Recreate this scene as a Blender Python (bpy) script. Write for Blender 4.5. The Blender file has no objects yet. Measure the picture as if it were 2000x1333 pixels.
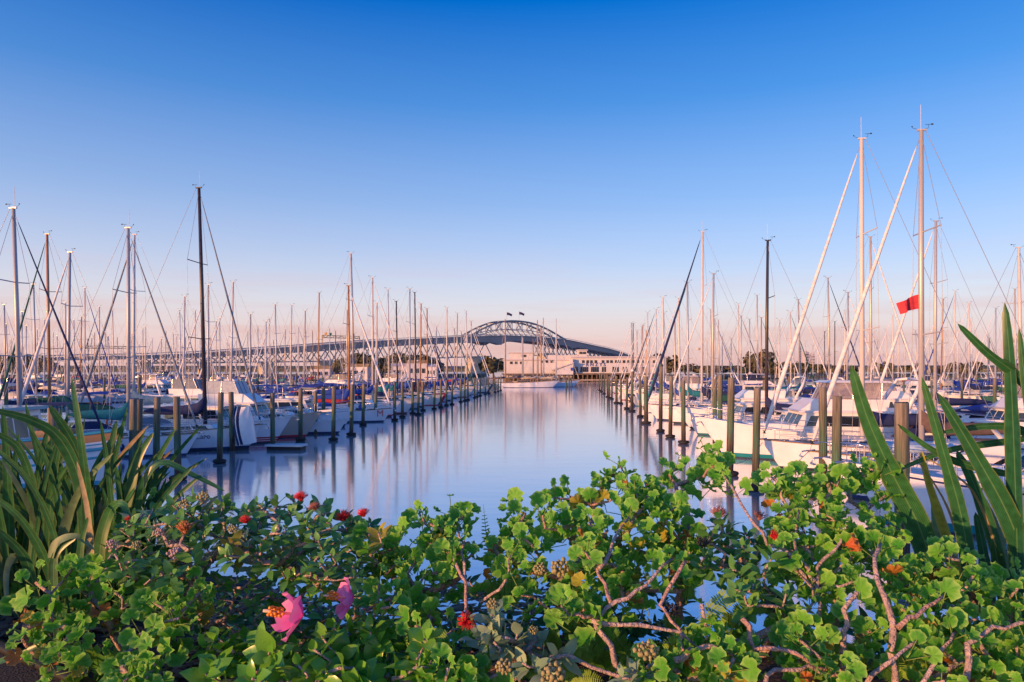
import bpy, math, random
from math import sin, cos, pi, radians, sqrt, atan2
from mathutils import Vector, Matrix, Quaternion
random.seed(7)
SC = bpy.context.scene
COL = SC.collection
# ------------------------------------------------------------------ camera
F = 1333.0          # focal length in photo pixels (24 mm on a 36 mm sensor, 2000 px wide)
HZ = 722.0          # horizon row in the photo
CAMZ = 5.5          # eye height above the water
GND = 4.65          # garden bed level
cam = bpy.data.cameras.new('camera')
cam.lens = 24.0; cam.sensor_width = 36.0; cam.shift_y = (HZ-666.5)/2000.0
cam.clip_start = 0.05; cam.clip_end = 20000
camo = bpy.data.objects.new('camera', cam); COL.objects.link(camo)
camo.location = (0, 0, CAMZ); camo.rotation_euler = (radians(90), 0, 0)
SC.camera = camo
# ------------------------------------------------------------------ sky and sun
SUN_AZ = radians(-130)      # bearing of the sun, clockwise from the view direction (+Y)
SUN_EL = radians(5.5)
w = bpy.data.worlds.new('World'); SC.world = w; w.use_nodes = True
nt = w.node_tree; nt.nodes.clear(); N = nt.nodes.new; LK = nt.links.new
out = N('ShaderNodeOutputWorld'); bg = N('ShaderNodeBackground')
sky = N('ShaderNodeTexSky'); sky.sky_type = 'NISHITA'; sky.sun_disc = False
sky.sun_elevation = SUN_EL; sky.sun_rotation = SUN_AZ
sky.altitude = 0; sky.air_density = 1.0; sky.dust_density = 4.0; sky.ozone_density = 4.0
tc = N('ShaderNodeTexCoord'); sep = N('ShaderNodeSeparateXYZ'); LK(tc.outputs['Generated'], sep.inputs[0])
def srgb(r, g, b):
    f = lambda c: (c/12.92 if c <= 0.04045 else ((c+0.055)/1.055)**2.4)
    return (f(r/255), f(g/255), f(b/255), 1)
ramp = N('ShaderNodeValToRGB'); cr = ramp.color_ramp
STOPS = [(0.0, (253, 208, 202)), (0.045, (248, 216, 216)), (0.095, (232, 218, 224)), (0.16, (200, 198, 218)), (0.235, (158, 171, 207)),
         (0.36, (86, 125, 189)), (0.475, (0, 74, 170)), (0.75, (0, 58, 145)), (1.0, (0, 48, 125))]
while len(cr.elements) < len(STOPS): cr.elements.new(0.5)
for e, (p, c) in zip(cr.elements, STOPS): e.position = p; e.color = srgb(*c)
LK(sep.outputs['Z'], ramp.inputs['Fac'])
# thin evening cloud low round the horizon
mp = N('ShaderNodeMapping'); mp.inputs['Scale'].default_value = (2.2, 2.2, 26); LK(tc.outputs['Generated'], mp.inputs[0])
nz = N('ShaderNodeTexNoise'); nz.inputs['Scale'].default_value = 1.6; nz.inputs['Detail'].default_value = 6; nz.inputs['Roughness'].default_value = 0.55
LK(mp.outputs[0], nz.inputs['Vector'])
cl = N('ShaderNodeMapRange'); cl.inputs['From Min'].default_value = 0.48; cl.inputs['From Max'].default_value = 0.64; LK(nz.outputs['Fac'], cl.inputs['Value'])
el = N('ShaderNodeValToRGB')
for i, (p, v) in enumerate([(0.0, 0.6), (0.02, 1), (0.06, 0.85), (0.11, 0.3), (0.20, 0.0)]):
    e = el.color_ramp.elements[i] if i < 2 else el.color_ramp.elements.new(p)
    e.position = p; e.color = (v, v, v, 1)
LK(sep.outputs['Z'], el.inputs['Fac'])
mm = N('ShaderNodeMath'); mm.operation = 'MULTIPLY'; LK(cl.outputs[0], mm.inputs[0]); LK(el.outputs[0], mm.inputs[1])
m2 = N('ShaderNodeMath'); m2.operation = 'MULTIPLY'; LK(mm.outputs[0], m2.inputs[0]); m2.inputs[1].default_value = 0.62
cmix = N('ShaderNodeMix'); cmix.data_type = 'RGBA'; LK(m2.outputs[0], cmix.inputs['Factor'])
LK(ramp.outputs[0], cmix.inputs['A']); cmix.inputs['B'].default_value = srgb(236, 184, 182)
# the evening colours over the physical sky, which carries the glow towards the sun
gain = N('ShaderNodeMix'); gain.data_type = 'RGBA'; gain.blend_type = 'MULTIPLY'; gain.inputs['Factor'].default_value = 1
hs = N('ShaderNodeHueSaturation'); hs.inputs['Saturation'].default_value = 1.35; LK(sky.outputs[0], hs.inputs['Color']); LK(hs.outputs[0], gain.inputs['A']); gain.inputs['B'].default_value = (0.088, 0.088, 0.088, 1)
base = N('ShaderNodeMix'); base.data_type = 'RGBA'; base.blend_type = 'MULTIPLY'; base.inputs['Factor'].default_value = 1
LK(cmix.outputs['Result'], base.inputs['A']); base.inputs['B'].default_value = (0.365, 0.365, 0.365, 1)
add = N('ShaderNodeMix'); add.data_type = 'RGBA'; add.blend_type = 'ADD'; add.inputs['Factor'].default_value = 1
LK(base.outputs['Result'], add.inputs['A']); LK(gain.outputs['Result'], add.inputs['B'])
LK(add.outputs['Result'], bg.inputs['Color']); bg.inputs['Strength'].default_value = 1.0
LK(bg.outputs[0], out.inputs['Surface'])
sl = bpy.data.lights.new('sun', 'SUN'); sl.energy = 2.5; sl.angle = radians(0.6); sl.color = (1.0, 0.46, 0.18)
so = bpy.data.objects.new('sun', sl); COL.objects.link(so)
SDIR = Vector((sin(SUN_AZ)*cos(SUN_EL), cos(SUN_AZ)*cos(SUN_EL), sin(SUN_EL)))
so.rotation_euler = SDIR.to_track_quat('Z', 'Y').to_euler()
so.location = (-60, -20, 40)
vs = SC.view_settings; vs.view_transform = 'Standard'; vs.look = 'None'; vs.gamma = 1; vs.use_curve_mapping = False
vs.exposure = 1.22
SC.render.engine = 'CYCLES'; SC.cycles.use_denoising = True
SC.cycles.max_bounces = 6; SC.cycles.transparent_max_bounces = 8
SC.cycles.use_adaptive_sampling = False
# ------------------------------------------------------------------ helpers
def P(px, py, D): return Vector(((px-1000)/F*D, D, CAMZ+(HZ-py)/F*D))
def DW(py, z=0.0): return (CAMZ-z)*F/(py-HZ)          # distance of a point at height z seen at row py
FU = Vector((0.0882, 0.9961, 0)); FV = Vector((0.9961, -0.0882, 0))   # along / across the fairway
def UV(u, v, z=0.0): return FU*u + FV*v + Vector((0, 0, z))
def rnd(a, b): return random.uniform(a, b)
MATS = {}
def M(name, col, rough=0.5, metal=0.0, var=0.0, vscale=3.0, bump=0.0, bscale=40.0, spec=0.5, objvar=0.0, coat=0.0):
    if name in MATS: return MATS[name]
    m = bpy.data.materials.new(name); m.use_nodes = True; t = m.node_tree; b = t.nodes['Principled BSDF']
    b.inputs['Base Color'].default_value = (*col, 1); b.inputs['Roughness'].default_value = rough
    b.inputs['Metallic'].default_value = metal; b.inputs['Specular IOR Level'].default_value = spec
    b.inputs['Coat Weight'].default_value = coat
    src = None
    if var > 0 or bump > 0:
        co = t.nodes.new('ShaderNodeTexCoord')
    if var > 0:
        n = t.nodes.new('ShaderNodeTexNoise'); n.inputs['Scale'].default_value = vscale; n.inputs['Detail'].default_value = 5
        t.links.new(co.outputs['Object'], n.inputs['Vector'])
        r = t.nodes.new('ShaderNodeMapRange'); r.inputs['From Min'].default_value = .3; r.inputs['From Max'].default_value = .7
        r.inputs['To Min'].default_value = 1-var; r.inputs['To Max'].default_value = 1+var*.6
        t.links.new(n.outputs['Fac'], r.inputs['Value'])
        mx = t.nodes.new('ShaderNodeMix'); mx.data_type = 'RGBA'; mx.blend_type = 'MULTIPLY'; mx.inputs['Factor'].default_value = 1
        mx.inputs['A'].default_value = (*col, 1); t.links.new(r.outputs[0], mx.inputs['B']); src = mx.outputs['Result']
    if objvar > 0:
        oi = t.nodes.new('ShaderNodeObjectInfo'); h = t.nodes.new('ShaderNodeHueSaturation')
        r = t.nodes.new('ShaderNodeMapRange'); r.inputs['To Min'].default_value = 1-objvar; r.inputs['To Max'].default_value = 1+objvar
        t.links.new(oi.outputs['Random'], r.inputs['Value']); t.links.new(r.outputs[0], h.inputs['Value'])
        if src: t.links.new(src, h.inputs['Color'])
        else: h.inputs['Color'].default_value = (*col, 1)
        src = h.outputs[0]
    if src: t.links.new(src, b.inputs['Base Color'])
    if bump > 0:
        n = t.nodes.new('ShaderNodeTexNoise'); n.inputs['Scale'].default_value = bscale; n.inputs['Detail'].default_value = 4
        t.links.new(co.outputs['Object'], n.inputs['Vector'])
        bp = t.nodes.new('ShaderNodeBump'); bp.inputs['Strength'].default_value = bump; bp.inputs['Distance'].default_value = 0.02
        t.links.new(n.outputs['Fac'], bp.inputs['Height']); t.links.new(bp.outputs[0], b.inputs['Normal'])
    MATS[name] = m
    return m
class MB:
    """collects geometry for one mesh"""
    def __init__(s): s.v = []; s.f = []; s.m = []; s.sm = []
    def add(s, vs, fs, mi=0, smooth=False):
        o = len(s.v); s.v += [tuple(x) for x in vs]
        for f in fs: s.f.append(tuple(i+o for i in f)); s.m.append(mi); s.sm.append(smooth)
        return s
    def box(s, c, d, rz=0.0, mi=0, taper=1.0):
        c = Vector(c); a, b, h = d[0]/2, d[1]/2, d[2]/2; vs = []
        for z, k in ((-h, 1), (h, taper)):
            for x, y in ((-a, -b), (a, -b), (a, b), (-a, b)):
                x *= k; y *= k
                vs.append((c.x+x*cos(rz)-y*sin(rz), c.y+x*sin(rz)+y*cos(rz), c.z+z))
        return s.add(vs, [(3, 2, 1, 0), (4, 5, 6, 7), (0, 1, 5, 4), (1, 2, 6, 5), (2, 3, 7, 6), (3, 0, 4, 7)], mi)
    def rings(s, rs, mi=0, smooth=True, cap=True, closed=True):
        n = len(rs[0]); vs = [p for r in rs for p in r]; fs = []
        for i in range(len(rs)-1):
            for j in range(n if closed else n-1):
                k = (j+1) % n
                fs.append((i*n+j, i*n+k, (i+1)*n+k, (i+1)*n+j))
        if cap:
            fs.append(tuple(reversed(range(n)))); fs.append(tuple((len(rs)-1)*n+j for j in range(n)))
        return s.add(vs, fs, mi, smooth)
    def tube(s, pts, r, n=6, mi=0, smooth=True, cap=True):
        pts = [Vector(p) for p in pts]; rs = r if isinstance(r, (list, tuple)) else [r]*len(pts)
        R = []; ref = None
        for i, p in enumerate(pts):
            d = (pts[min(i+1, len(pts)-1)]-pts[max(i-1, 0)])
            d = d.normalized() if d.length > 1e-9 else Vector((0, 0, 1))
            if ref is None: ref = Vector((1, 0, 0)) if abs(d.x) < .9 else Vector((0, 1, 0))
            a = d.cross(ref).normalized(); b = d.cross(a).normalized(); ref = a.cross(d).normalized()*1.0
            ref = -b
            R.append([p+(a*cos(2*pi*k/n)+b*sin(2*pi*k/n))*rs[i] for k in range(n)])
        return s.rings(R, mi, smooth, cap)
    def lathe(s, prof, n=10, c=(0, 0, 0), mi=0, smooth=True):
        return s.rings([[(c[0]+r*cos(2*pi*k/n), c[1]+r*sin(2*pi*k/n), c[2]+z) for k in range(n)] for r, z in prof], mi, smooth)
    def frustum(s, bot, top, mi=0):
        n = len(bot)
        return s.add(list(bot)+list(top), [tuple(reversed(range(n))), tuple(range(n, 2*n))]+[(j, (j+1) % n, n+(j+1) % n, n+j) for j in range(n)], mi)
    def torus(s, c, R, r, n=14, k=6, mi=0):
        rs = [[(c[0]+(R+r*cos(2*pi*j/k))*cos(2*pi*i/n), c[1]+(R+r*cos(2*pi*j/k))*sin(2*pi*i/n), c[2]+r*sin(2*pi*j/k)) for j in range(k)] for i in range(n)]
        return s.rings(rs+[rs[0]], mi, True, cap=False)
    def ball(s, c, r, n=8, k=6, mi=0, sz=1.0):
        pr = [(max(1e-4, r*sin(pi*i/k)), -r*sz*cos(pi*i/k)) for i in range(k+1)]
        return s.lathe(pr, n, c, mi)
    def mesh(s, name='mesh', nm=1):
        me = bpy.data.meshes.new(name); me.from_pydata(s.v, [], s.f)
        me.polygons.foreach_set('material_index', s.m); me.polygons.foreach_set('use_smooth', s.sm)
        for _ in range(max([nm]+[i+1 for i in s.m])): me.materials.append(None)
        me.update(); return me
def put(name, me, parent=None, mats=None, loc=None, mat4=None):
    if isinstance(me, MB): me = me.mesh(name)
    o = bpy.data.objects.new(name, me); COL.objects.link(o)
    if parent: o.parent = parent
    if mat4 is not None: o.matrix_local = mat4
    elif loc is not None: o.location = loc
    if mats:
        if not isinstance(mats, (list, tuple)): mats = [mats]
        for i, m in enumerate(mats):
            if i < len(o.material_slots): o.material_slots[i].link = 'OBJECT'; o.material_slots[i].material = m
    return o
def tag(o, label=None, cat=None, group=None, kind=None):
    if label: o['label'] = label
    if cat: o['category'] = cat
    if group: o['group'] = group
    if kind: o['kind'] = kind
    return o
def thing(name, label, cat, loc=(0, 0, 0), rz=0.0, group=None):
    o = bpy.data.objects.new(name, None); COL.objects.link(o); o.location = loc; o.rotation_euler = (0, 0, rz)
    o.empty_display_size = .2
    return tag(o, label, cat, group)
def copy_tree(o, parent=None):
    c = o.copy(); COL.objects.link(c); c.parent = parent
    for ch in o.children: copy_tree(ch, c)
    return c
UBOX = MB().box((0, 0, .5), (1, 1, 1)).mesh('beam')
UCYL = MB().lathe([(1, 0), (1, 1)], 6).mesh('rod')
def beam(name, p, q, w, mat, parent=None, h=None, rod=False):
    """a straight member from p to q that shares one mesh with all others"""
    p = Vector(p); q = Vector(q); d = q-p; L = d.length
    m = Matrix.Translation(p) @ d.to_track_quat('Z', 'Y').to_matrix().to_4x4() @ Matrix.Diagonal((w, h or w, L, 1))
    return put(name, UCYL if rod else UBOX, parent, mat, mat4=m)
def text_mesh(s, size, depth=0.01, bold=0.0):
    c = bpy.data.curves.new('lettering', 'FONT'); c.body = s; c.size = size; c.extrude = depth; c.align_x = 'CENTER'
    c.resolution_u = 2; c.offset = bold
    o = bpy.data.objects.new('lettering', c); COL.objects.link(o)
    dg = bpy.context.evaluated_depsgraph_get(); me = bpy.data.meshes.new_from_object(o.evaluated_get(dg))
    bpy.data.objects.remove(o); me.materials.clear(); me.materials.append(None); return me
# ------------------------------------------------------------------ water
def water_material():
    m = bpy.data.materials.new('harbour_water'); m.use_nodes = True; t = m.node_tree; b = t.nodes['Principled BSDF']
    b.inputs['Base Color'].default_value = (0.66, 0.72, 0.82, 1); b.inputs['Metallic'].default_value = 0.7; b.inputs['Roughness'].default_value = 0.10
    b.inputs['IOR'].default_value = 1.6; b.inputs['Specular IOR Level'].default_value = 0.9
    co = t.nodes.new('ShaderNodeTexCoord'); mp = t.nodes.new('ShaderNodeMapping'); mp.inputs['Scale'].default_value = (0.25, 0.9, 1)
    t.links.new(co.outputs['Object'], mp.inputs[0])
    n = t.nodes.new('ShaderNodeTexNoise'); n.inputs['Scale'].default_value = 0.9; n.inputs['Detail'].default_value = 3
    t.links.new(mp.outputs[0], n.inputs['Vector'])
    bp = t.nodes.new('ShaderNodeBump'); bp.inputs['Strength'].default_value = 0.06; bp.inputs['Distance'].default_value = 0.15
    t.links.new(n.outputs['Fac'], bp.inputs['Height']); t.links.new(bp.outputs[0], b.inputs['Normal'])
    return m
put('water', MB().add([(-4000, 4, 0), (4000, 4, 0), (4000, 9000, 0), (-4000, 9000, 0)], [(0, 1, 2, 3)]), None, water_material())['kind'] = 'structure'
# ------------------------------------------------------------------ near ground: garden bed, bank down to the water, path
MULCH = M('bark_mulch', (0.070, 0.048, 0.045), .95, var=.55, vscale=28, bump=1.0, bscale=60)
ROCK = M('bank_rock', (0.16, 0.155, 0.15), .9, var=.4, vscale=3, bump=.8, bscale=9)
ASPH = M('asphalt', (0.055, 0.056, 0.062), .9, var=.3, vscale=80, bump=.6, bscale=160)
def grid(xs, ys, zf, mi=0):
    mb = MB(); n = len(ys)
    mb.add([(x, y, zf(x, y)) for x in xs for y in ys], [(i*n+j, (i+1)*n+j, (i+1)*n+j+1, i*n+j+1) for i in range(len(xs)-1) for j in range(n-1)], mi, True)
    return mb
def bedz(x, y): return GND+0.03*sin(3.1*x+1)*cos(2.7*y)+0.015*sin(9*x+4*y)
xs = [-80, -40, -20, -10, -5]+[-3.5+i*.25 for i in range(29)]+[5, 10, 20, 40, 80]
def edge(x): return 2.08+.75*min(1, max(0, (-.55-x)/.5))
def sheet(rows, zf):
    mb = MB(); n = len(rows)
    mb.add([(x, r(x), zf(x, r(x))) for x in xs for r in rows], [(i*n+j, (i+1)*n+j, (i+1)*n+j+1, i*n+j+1) for i in range(len(xs)-1) for j in range(n-1)], 0, True); return mb
tag(put('garden_bed', sheet([lambda x, k=k: -6+(edge(x)+6)*k for k in (0, .4, .7, .8, .85, .89, .92, .94, .96, .98, 1)], bedz), None, MULCH), kind='structure')
tag(put('bank', sheet([lambda x, k=k: edge(x)+k for k in (0, .3, .8, 1.6, 2.6, 4, 5.5, 7, 10)], lambda x, y: bedz(x, edge(x))-(y-edge(x))*.78-.12*sin(x*1.7+y*2)*min(1, (y-edge(x)))), None, ROCK), kind='structure')
# the corner of the path, and the dark pipe that edges it
e0 = Vector((-1.62, 2.05, 0)); e1 = Vector((-.4, 1.30, 0))
tag(put('path', MB().add([(-3.2, 3.02, GND+.05), (-9, -2, GND+.05), (-.2, -3, GND+.05), (e1.x, e1.y, GND+.05), (-1.62, 2.03, GND+.05)], [(0, 1, 2, 3, 4)]), None, ASPH), kind='structure')
pe = MB().tube([(-3.2, 3.04, GND+.055), (-2.4, 2.53, GND+.058), (-1.62, 2.05, GND+.055), (-1.0, 1.67, GND+.06), (-.4, 1.32, GND+.055)], .017, 8)
tag(put('edging_pipe', pe, None, M('black_pipe', (0.012, 0.012, 0.014), .45)), 'black edging pipe between the asphalt path and the bark mulch', 'pipe')
# land south of the marina (unseen bluff, added and shaped to shade left berths)
BLUFF = M('bluff_scrub', (0.07, 0.085, 0.045), .95, var=.5, vscale=.2, bump=1, bscale=1.5)
def bl(x, y):
    k = min(1, max(0, (-84-x)/16)); e = min(1, max(0, (18-y)/8))*min(1, max(0, (y+150)/10))
    hh = 13.2
    return -1+hh*k*e+0.7*sin(x*.21+y*.33)*k*e+.4*sin(y*.8+2)*k*e
tag(put('bluff', grid([-260, -200, -150, -120]+[-112+2*i for i in range(16)], [-160+4*i for i in range(56)], bl), None, BLUFF), kind='structure')
# ------------------------------------------------------------------ bridge
GREY = M('bridge_grey_paint', (0.30, 0.26, 0.235), .6, var=.12, vscale=.05)
STEEL = M('bridge_truss_steel', (0.44, 0.42, 0.40), .55, var=.15, vscale=.05)
CONC = M('pier_concrete', (0.46, 0.42, 0.36), .85, var=.2, vscale=.15)
BA = Vector((-337-1000/F*0, 450, 0)); BB = Vector((161, 1000, 0)); BD = (BB-BA)
BN = Vector((BD.y, -BD.x, 0)).normalized()            # towards the camera side
def BP(px, py=None, off=0.0):
    k = (px-1000)/F; t = (k*BA.y-BA.x)/(BD.x-k*BD.y); p = BA+BD*t
    z = CAMZ+(HZ-py)/F*p.y if py is not None else 0
    q = p-BN*off; return Vector((q.x, q.y, z))
def interp(tab, x):
    for (a, b), (c, d) in zip(tab, tab[1:]):
        if a <= x <= c: return b+(d-b)*(x-a)/(c-a)
    return tab[0][1] if x < tab[0][0] else tab[-1][1]
DT = [(-260, 713), (-60, 705), (0, 701.5), (130, 697), (265, 694.5), (390, 690), (600, 676), (750, 665), (880, 658.5), (987, 655), (1040, 657), (1110, 664), (1189, 681), (1213, 688), (1240, 699)]
DB = [(-260, 717), (-60, 711), (0, 708), (130, 704), (265, 702), (390, 699), (600, 688.5), (750, 678), (880, 671), (950, 668.5), (965, 670), (979, 674), (988, 669), (998, 666), (1040, 666.8), (1066, 670.5), (1101, 674.5), (1112, 677.5), (1119, 681), (1128, 678.5), (1162, 685), (1213, 694), (1240, 704)]
br = thing('arch_bridge', 'long grey steel bridge with a humped truss arch behind the marina', 'bridge', BP(1000))
inv = Matrix.Translation(-br.location)
def bput(name, mb, mat): return put(name, mb, br, mat, mat4=inv)
def bbeam(name, p, q, wd, mat): return beam(name, p-br.location, q-br.location, wd, mat, br)
PX = [-260, -160, -60]+list(range(0, 950, 30))+[950, 957, 965, 972, 979, 984, 988, 993, 998, 1010, 1025, 1040, 1053, 1066, 1085, 1101, 1107, 1112, 1119, 1124, 1128, 1145, 1162, 1189, 1213, 1240]
def girder(o0, o1, dz0, dz1):
    R = []
    for x in PX:
        a = BP(x, interp(DT, x)); b = BP(x, interp(DB, x)); zt = a.z+dz0; zb = b.z+dz1
        p0 = BP(x, None, o0); p1 = BP(x, None, o1)
        R.append([(p0.x, p0.y, zt), (p0.x, p0.y, zb), (p1.x, p1.y, zb), (p1.x, p1.y, zt)])
    return MB().rings(R, 0, False)
bput('deck_girder', girder(0, 9, -.9, 0), GREY)
bput('deck_girder', girder(26, 35, -.9, 0), GREY)
R = []
for x in PX:
    a = BP(x, interp(DT, x)); p0 = BP(x, None, -.9); p1 = BP(x, None, 36); R.append([(p0.x, p0.y, a.z), (p0.x, p0.y, a.z-.85), (p1.x, p1.y, a.z-.85), (p1.x, p1.y, a.z)])
bput('road_deck', MB().rings(R, 0, False), M('bridge_deck_edge', (.33, .30, .30), .7))
for o in (-.6, 35.6):
    bput('parapet_rail', MB().tube([BP(x, None, o)+Vector((0, 0, BP(x, interp(DT, x)).z+1.2)) for x in PX], .28, 4, smooth=False), STEEL)
AR = [(930, 655.5), (940, 650), (950, 644.5), (960, 639.5), (970, 635), (980, 631.3), (990, 628.6), (1000, 627.2), (1010, 626.6), (1020, 626.8), (1030, 627.6), (1040, 629), (1050, 631), (1060, 634), (1070, 638), (1080, 642.6), (1090, 648), (1100, 654), (1110, 660), (1118, 664.5)]
ribs = []
for o in (10.0, 25.0):
    pts = []
    for x, y in AR:
        z = BP(x, y).z; q = BP(x, None, o); pts.append(Vector((q.x, q.y, z)))
    ribs.append(pts)
    bput('arch_chord', MB().tube(pts, 1.15, 4, smooth=False), GREY)
    low = []
    for i, (x, y) in enumerate(AR):
        q = BP(x, None, o); zd = BP(x, interp(DT, x)).z+.3; u = i/(len(AR)-1)
        low.append(Vector((q.x, q.y, max(zd, pts[i].z-2.2-9*sin(pi*u)**.8*.9))))
    bput('arch_lower_chord', MB().tube(low, .42, 4, smooth=False), STEEL)
    for i in range(1, len(AR)-1):
        bbeam('arch_post', pts[i], low[i], .75, STEEL)
        bbeam('arch_diagonal', pts[i], low[i+1 if i % 2 else i-1], .6, STEEL)
        q = BP(AR[i][0], None, o); dk = Vector((q.x, q.y, BP(AR[i][0], interp(DT, AR[i][0])).z))
        if low[i].z-dk.z > 1.5:
            bbeam('hanger', low[i], dk, .55, STEEL)
            x2 = AR[i+1][0]; q2 = BP(x2, None, o); bbeam('hanger', low[i], Vector((q2.x, q2.y, dk.z)), .5, STEEL)
for i in range(3, len(AR)-3, 2): bbeam('cross_brace', ribs[0][i], ribs[1][i], .7, STEEL)
# deck trusses under the approach spans
TB = [(-60, 713), (130, 711), (265, 710), (390, 709), (600, 706.5), (700, 705), (800, 701.5), (880, 699), (990, 695.5), (1085, 694), (1110, 694), (1215, 700)]
def under(x, o):
    z0 = BP(x, interp(DB, x)).z; z1 = BP(x, interp(TB, x)).z; q = BP(x, None, o); return Vector((q.x, q.y, z0)), Vector((q.x, q.y, z1))
for o in (10.0, 25.0):
    xs_ = [x for x in range(270, 985, 13)]
    bput('truss_chord', MB().tube([under(x, o)[1] for x in xs_], .6, 4, smooth=False), STEEL)
    for i in range(len(xs_)-1):
        a, b = under(xs_[i], o); c, d = under(xs_[i+1], o)
        bbeam('truss_diagonal', *((a, d) if i % 2 else (b, c)), .75, STEEL)
    xs_ = [x for x in range(1072, 1210, 8)]
    bput('truss_chord', MB().tube([under(x, o)[1] for x in xs_], .6, 4, smooth=False), STEEL)
    for i in range(len(xs_)-1):
        a, b = under(xs_[i], o); c, d = under(xs_[i+1], o)
        bbeam('truss_diagonal', *((a, d) if i % 2 else (b, c)), .8, STEEL)
        bbeam('truss_diagonal', *((b, c) if i % 2 else (a, d)), .55, STEEL)
for x, wd, yt in ((300, 3, 708), (420, 3, 708), (540, 3, 706), (655, 3.5, 704), (760, 4, 702), (860, 4, 699), (953, 17, 697), (1085, 9, 690), (1160, 6, 699), (1205, 5, 700)):
    q = BP(x, None, 17.5); mb = MB(); z = BP(x, yt).z
    rz = atan2(BD.y, BD.x)
    mb.box((q.x, q.y, z/2-1), (wd, 26, z+2), rz, taper=.86); bput('pier', mb, CONC)
# flagpoles and flags on the arch
FLG = M('flag_navy', (0.035, 0.03, 0.11), .8); FLR = M('flag_red', (.35, .03, .05), .8); FLW = M('flag_white', (.75, .72, .72), .8)
def flag_mesh(w_, h_, seg=14):
    mb = MB()
    for part, (u0, u1, v0, v1, off) in enumerate([(0, 1, 0, 1, 0), (0, .22, .72, 1, .012)]):
        for sgn in (1, -1):
            if part == 0 and sgn == -1: continue
            for i in range(seg):
                a = u0+(u1-u0)*i/seg; b = u0+(u1-u0)*(i+1)/seg
                f = lambda u, v: (u*w_*(.93+.07*v), (.20*sin(u*9+v*1.3)+.10*sin(u*17))*h_*min(1, u*1.6)+off*h_*sgn, v*h_*(1-.25*u)-.10*h_*u-.32*h_*u*u)
                mb.add([f(a, v0), f(b, v0), f(b, v1), f(a, v1)], [(0, 1, 2, 3)], part, True)
    return mb
for px, py, lab in ((1016, 612, 'navy ensign on the left of the two poles atop the bridge arch'), (1040, 611, 'navy ensign on the right of the two poles atop the bridge arch')):
    top = BP(px-6, py-4, 17); base = BP(px-6, 627, 17)
    bbeam('flagpole', base, top, .35, STEEL)
    sc = top.y/F
    f = thing('flag', lab, 'flag', top-Vector((0, 0, 6.2*sc)), radians(20), 'flags on the bridge')
    fm = flag_mesh(11*sc, 5.6*sc); put('cloth', fm, f, [FLG, FLR])
# overhead gantries on the bridge approach
YEL = M('gantry_ochre', (.50, .30, .10), .7, var=.3, vscale=.3); SGN = M('sign_green', (.02, .16, .07), .6)
for x0, x1, yt, lab in ((161, 264, 676, 'ochre overhead gantry above the left end of the bridge approach'), (634, 707, 655, 'pale overhead gantry carrying a green road sign on the bridge approach')):
    a = BP(x0, yt, 4); b = BP(x1, yt+ (1 if x0 < 300 else 2.5), 4); g = thing('road_gantry', lab, 'gantry', (a.x, a.y, 0))
    O = Vector((a.x, a.y, 0)); sc = a.y/F
    for dz in (0, -4.5*sc): beam('gantry_chord', a-O+Vector((0, 0, dz)), b-O+Vector((0, 0, dz)), 1.2*sc, YEL, g)
    n = 12
    for i in range(n):
        p = a.lerp(b, i/n); q = a.lerp(b, (i+1)/n); z = Vector((0, 0, -4.5*sc))
        beam('gantry_brace', p-O+(z if i % 2 else 0*z), q-O+(0*z if i % 2 else z), .9*sc, YEL, g)
    for p in (a, b): beam('gantry_leg', Vector((p.x, p.y, BP(x0, interp(DT, x0)).z-.3))-O, p-O, 1.7*sc, YEL, g)
    if x0 > 300:
        for u, cm in ((.22, SGN), (.10, YEL)):
            p = a.lerp(b, u); put('sign_panel', MB().box(p-O+Vector((0, -.6, 1.2)), (5.5*sc, .3, 6*sc)), g, cm)
for i, px in enumerate(list(range(700, 960, 22))+list(range(1125, 1215, 11))):        # lamp posts along the deck
    p = BP(px, interp(DT, px), 30); lp = bbeam('lamp_post', p, p+Vector((0, 0, 11)), .16, STEEL)
# ------------------------------------------------------------------ land beyond the marina
LAND = M('far_land', (0.10, 0.10, 0.065), .95, var=.4, vscale=.05)
def strip(name, pts, zt, depth, mat):
    R = []
    for (x, y) in pts: R.append([(x, y, -.5), (x, y+depth*.05, zt), (x, y+depth, zt*1.5), (x, y+depth, -.5)])
    return tag(put(name, MB().rings(R, 0, True), None, mat), kind='structure')
strip('far_shore', [(-520, 330), (-330, 345), (-210, 372), (-120, 400), (-60, 430), (-20, 470)], 1.6, 60, LAND)
strip('far_shore', [(60, 345), (110, 380), (200, 430), (330, 470), (600, 500), (900, 520)], 1.5, 80, LAND)
strip('far_hill', [(-1800, 1500), (-900, 1650), (-200, 1850), (300, 1700), (900, 1500), (1600, 1400), (2600, 1300)], 11, 400, LAND)
# ------------------------------------------------------------------ trees
LEAFD = M('far_foliage', (0.11, 0.10, 0.045), .8, var=.5, vscale=.25, objvar=.25)
BARK = M('bark', (.13, .10, .08), .9, var=.3, vscale=4)
def crown_mesh(seed, n=420):
    r = random.Random(seed); mb = MB()
    lobes = [(Vector((r.uniform(-.5, .5), r.uniform(-.5, .5), r.uniform(.35, .85))), r.uniform(.22, .42)) for _ in range(9)]
    for _ in range(n):
        c, R_ = r.choice(lobes); d = Vector((r.gauss(0, 1), r.gauss(0, 1), r.gauss(0, 1))).normalized()
        p = c+d*R_*r.uniform(.6, 1.05); a = d.orthogonal().normalized(); b = d.cross(a); s = r.uniform(.05, .1)
        a = (a*cos(1)+d*r.uniform(-.5, .5)).normalized()
        mb.add([p-a*s-b*s, p+a*s-b*s, p+a*s+b*s*.9, p-a*s*.7+b*s], [(0, 1, 2, 3)])
    return mb.mesh('crown')
CROWNS = [crown_mesh(i) for i in range(4)]
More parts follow.
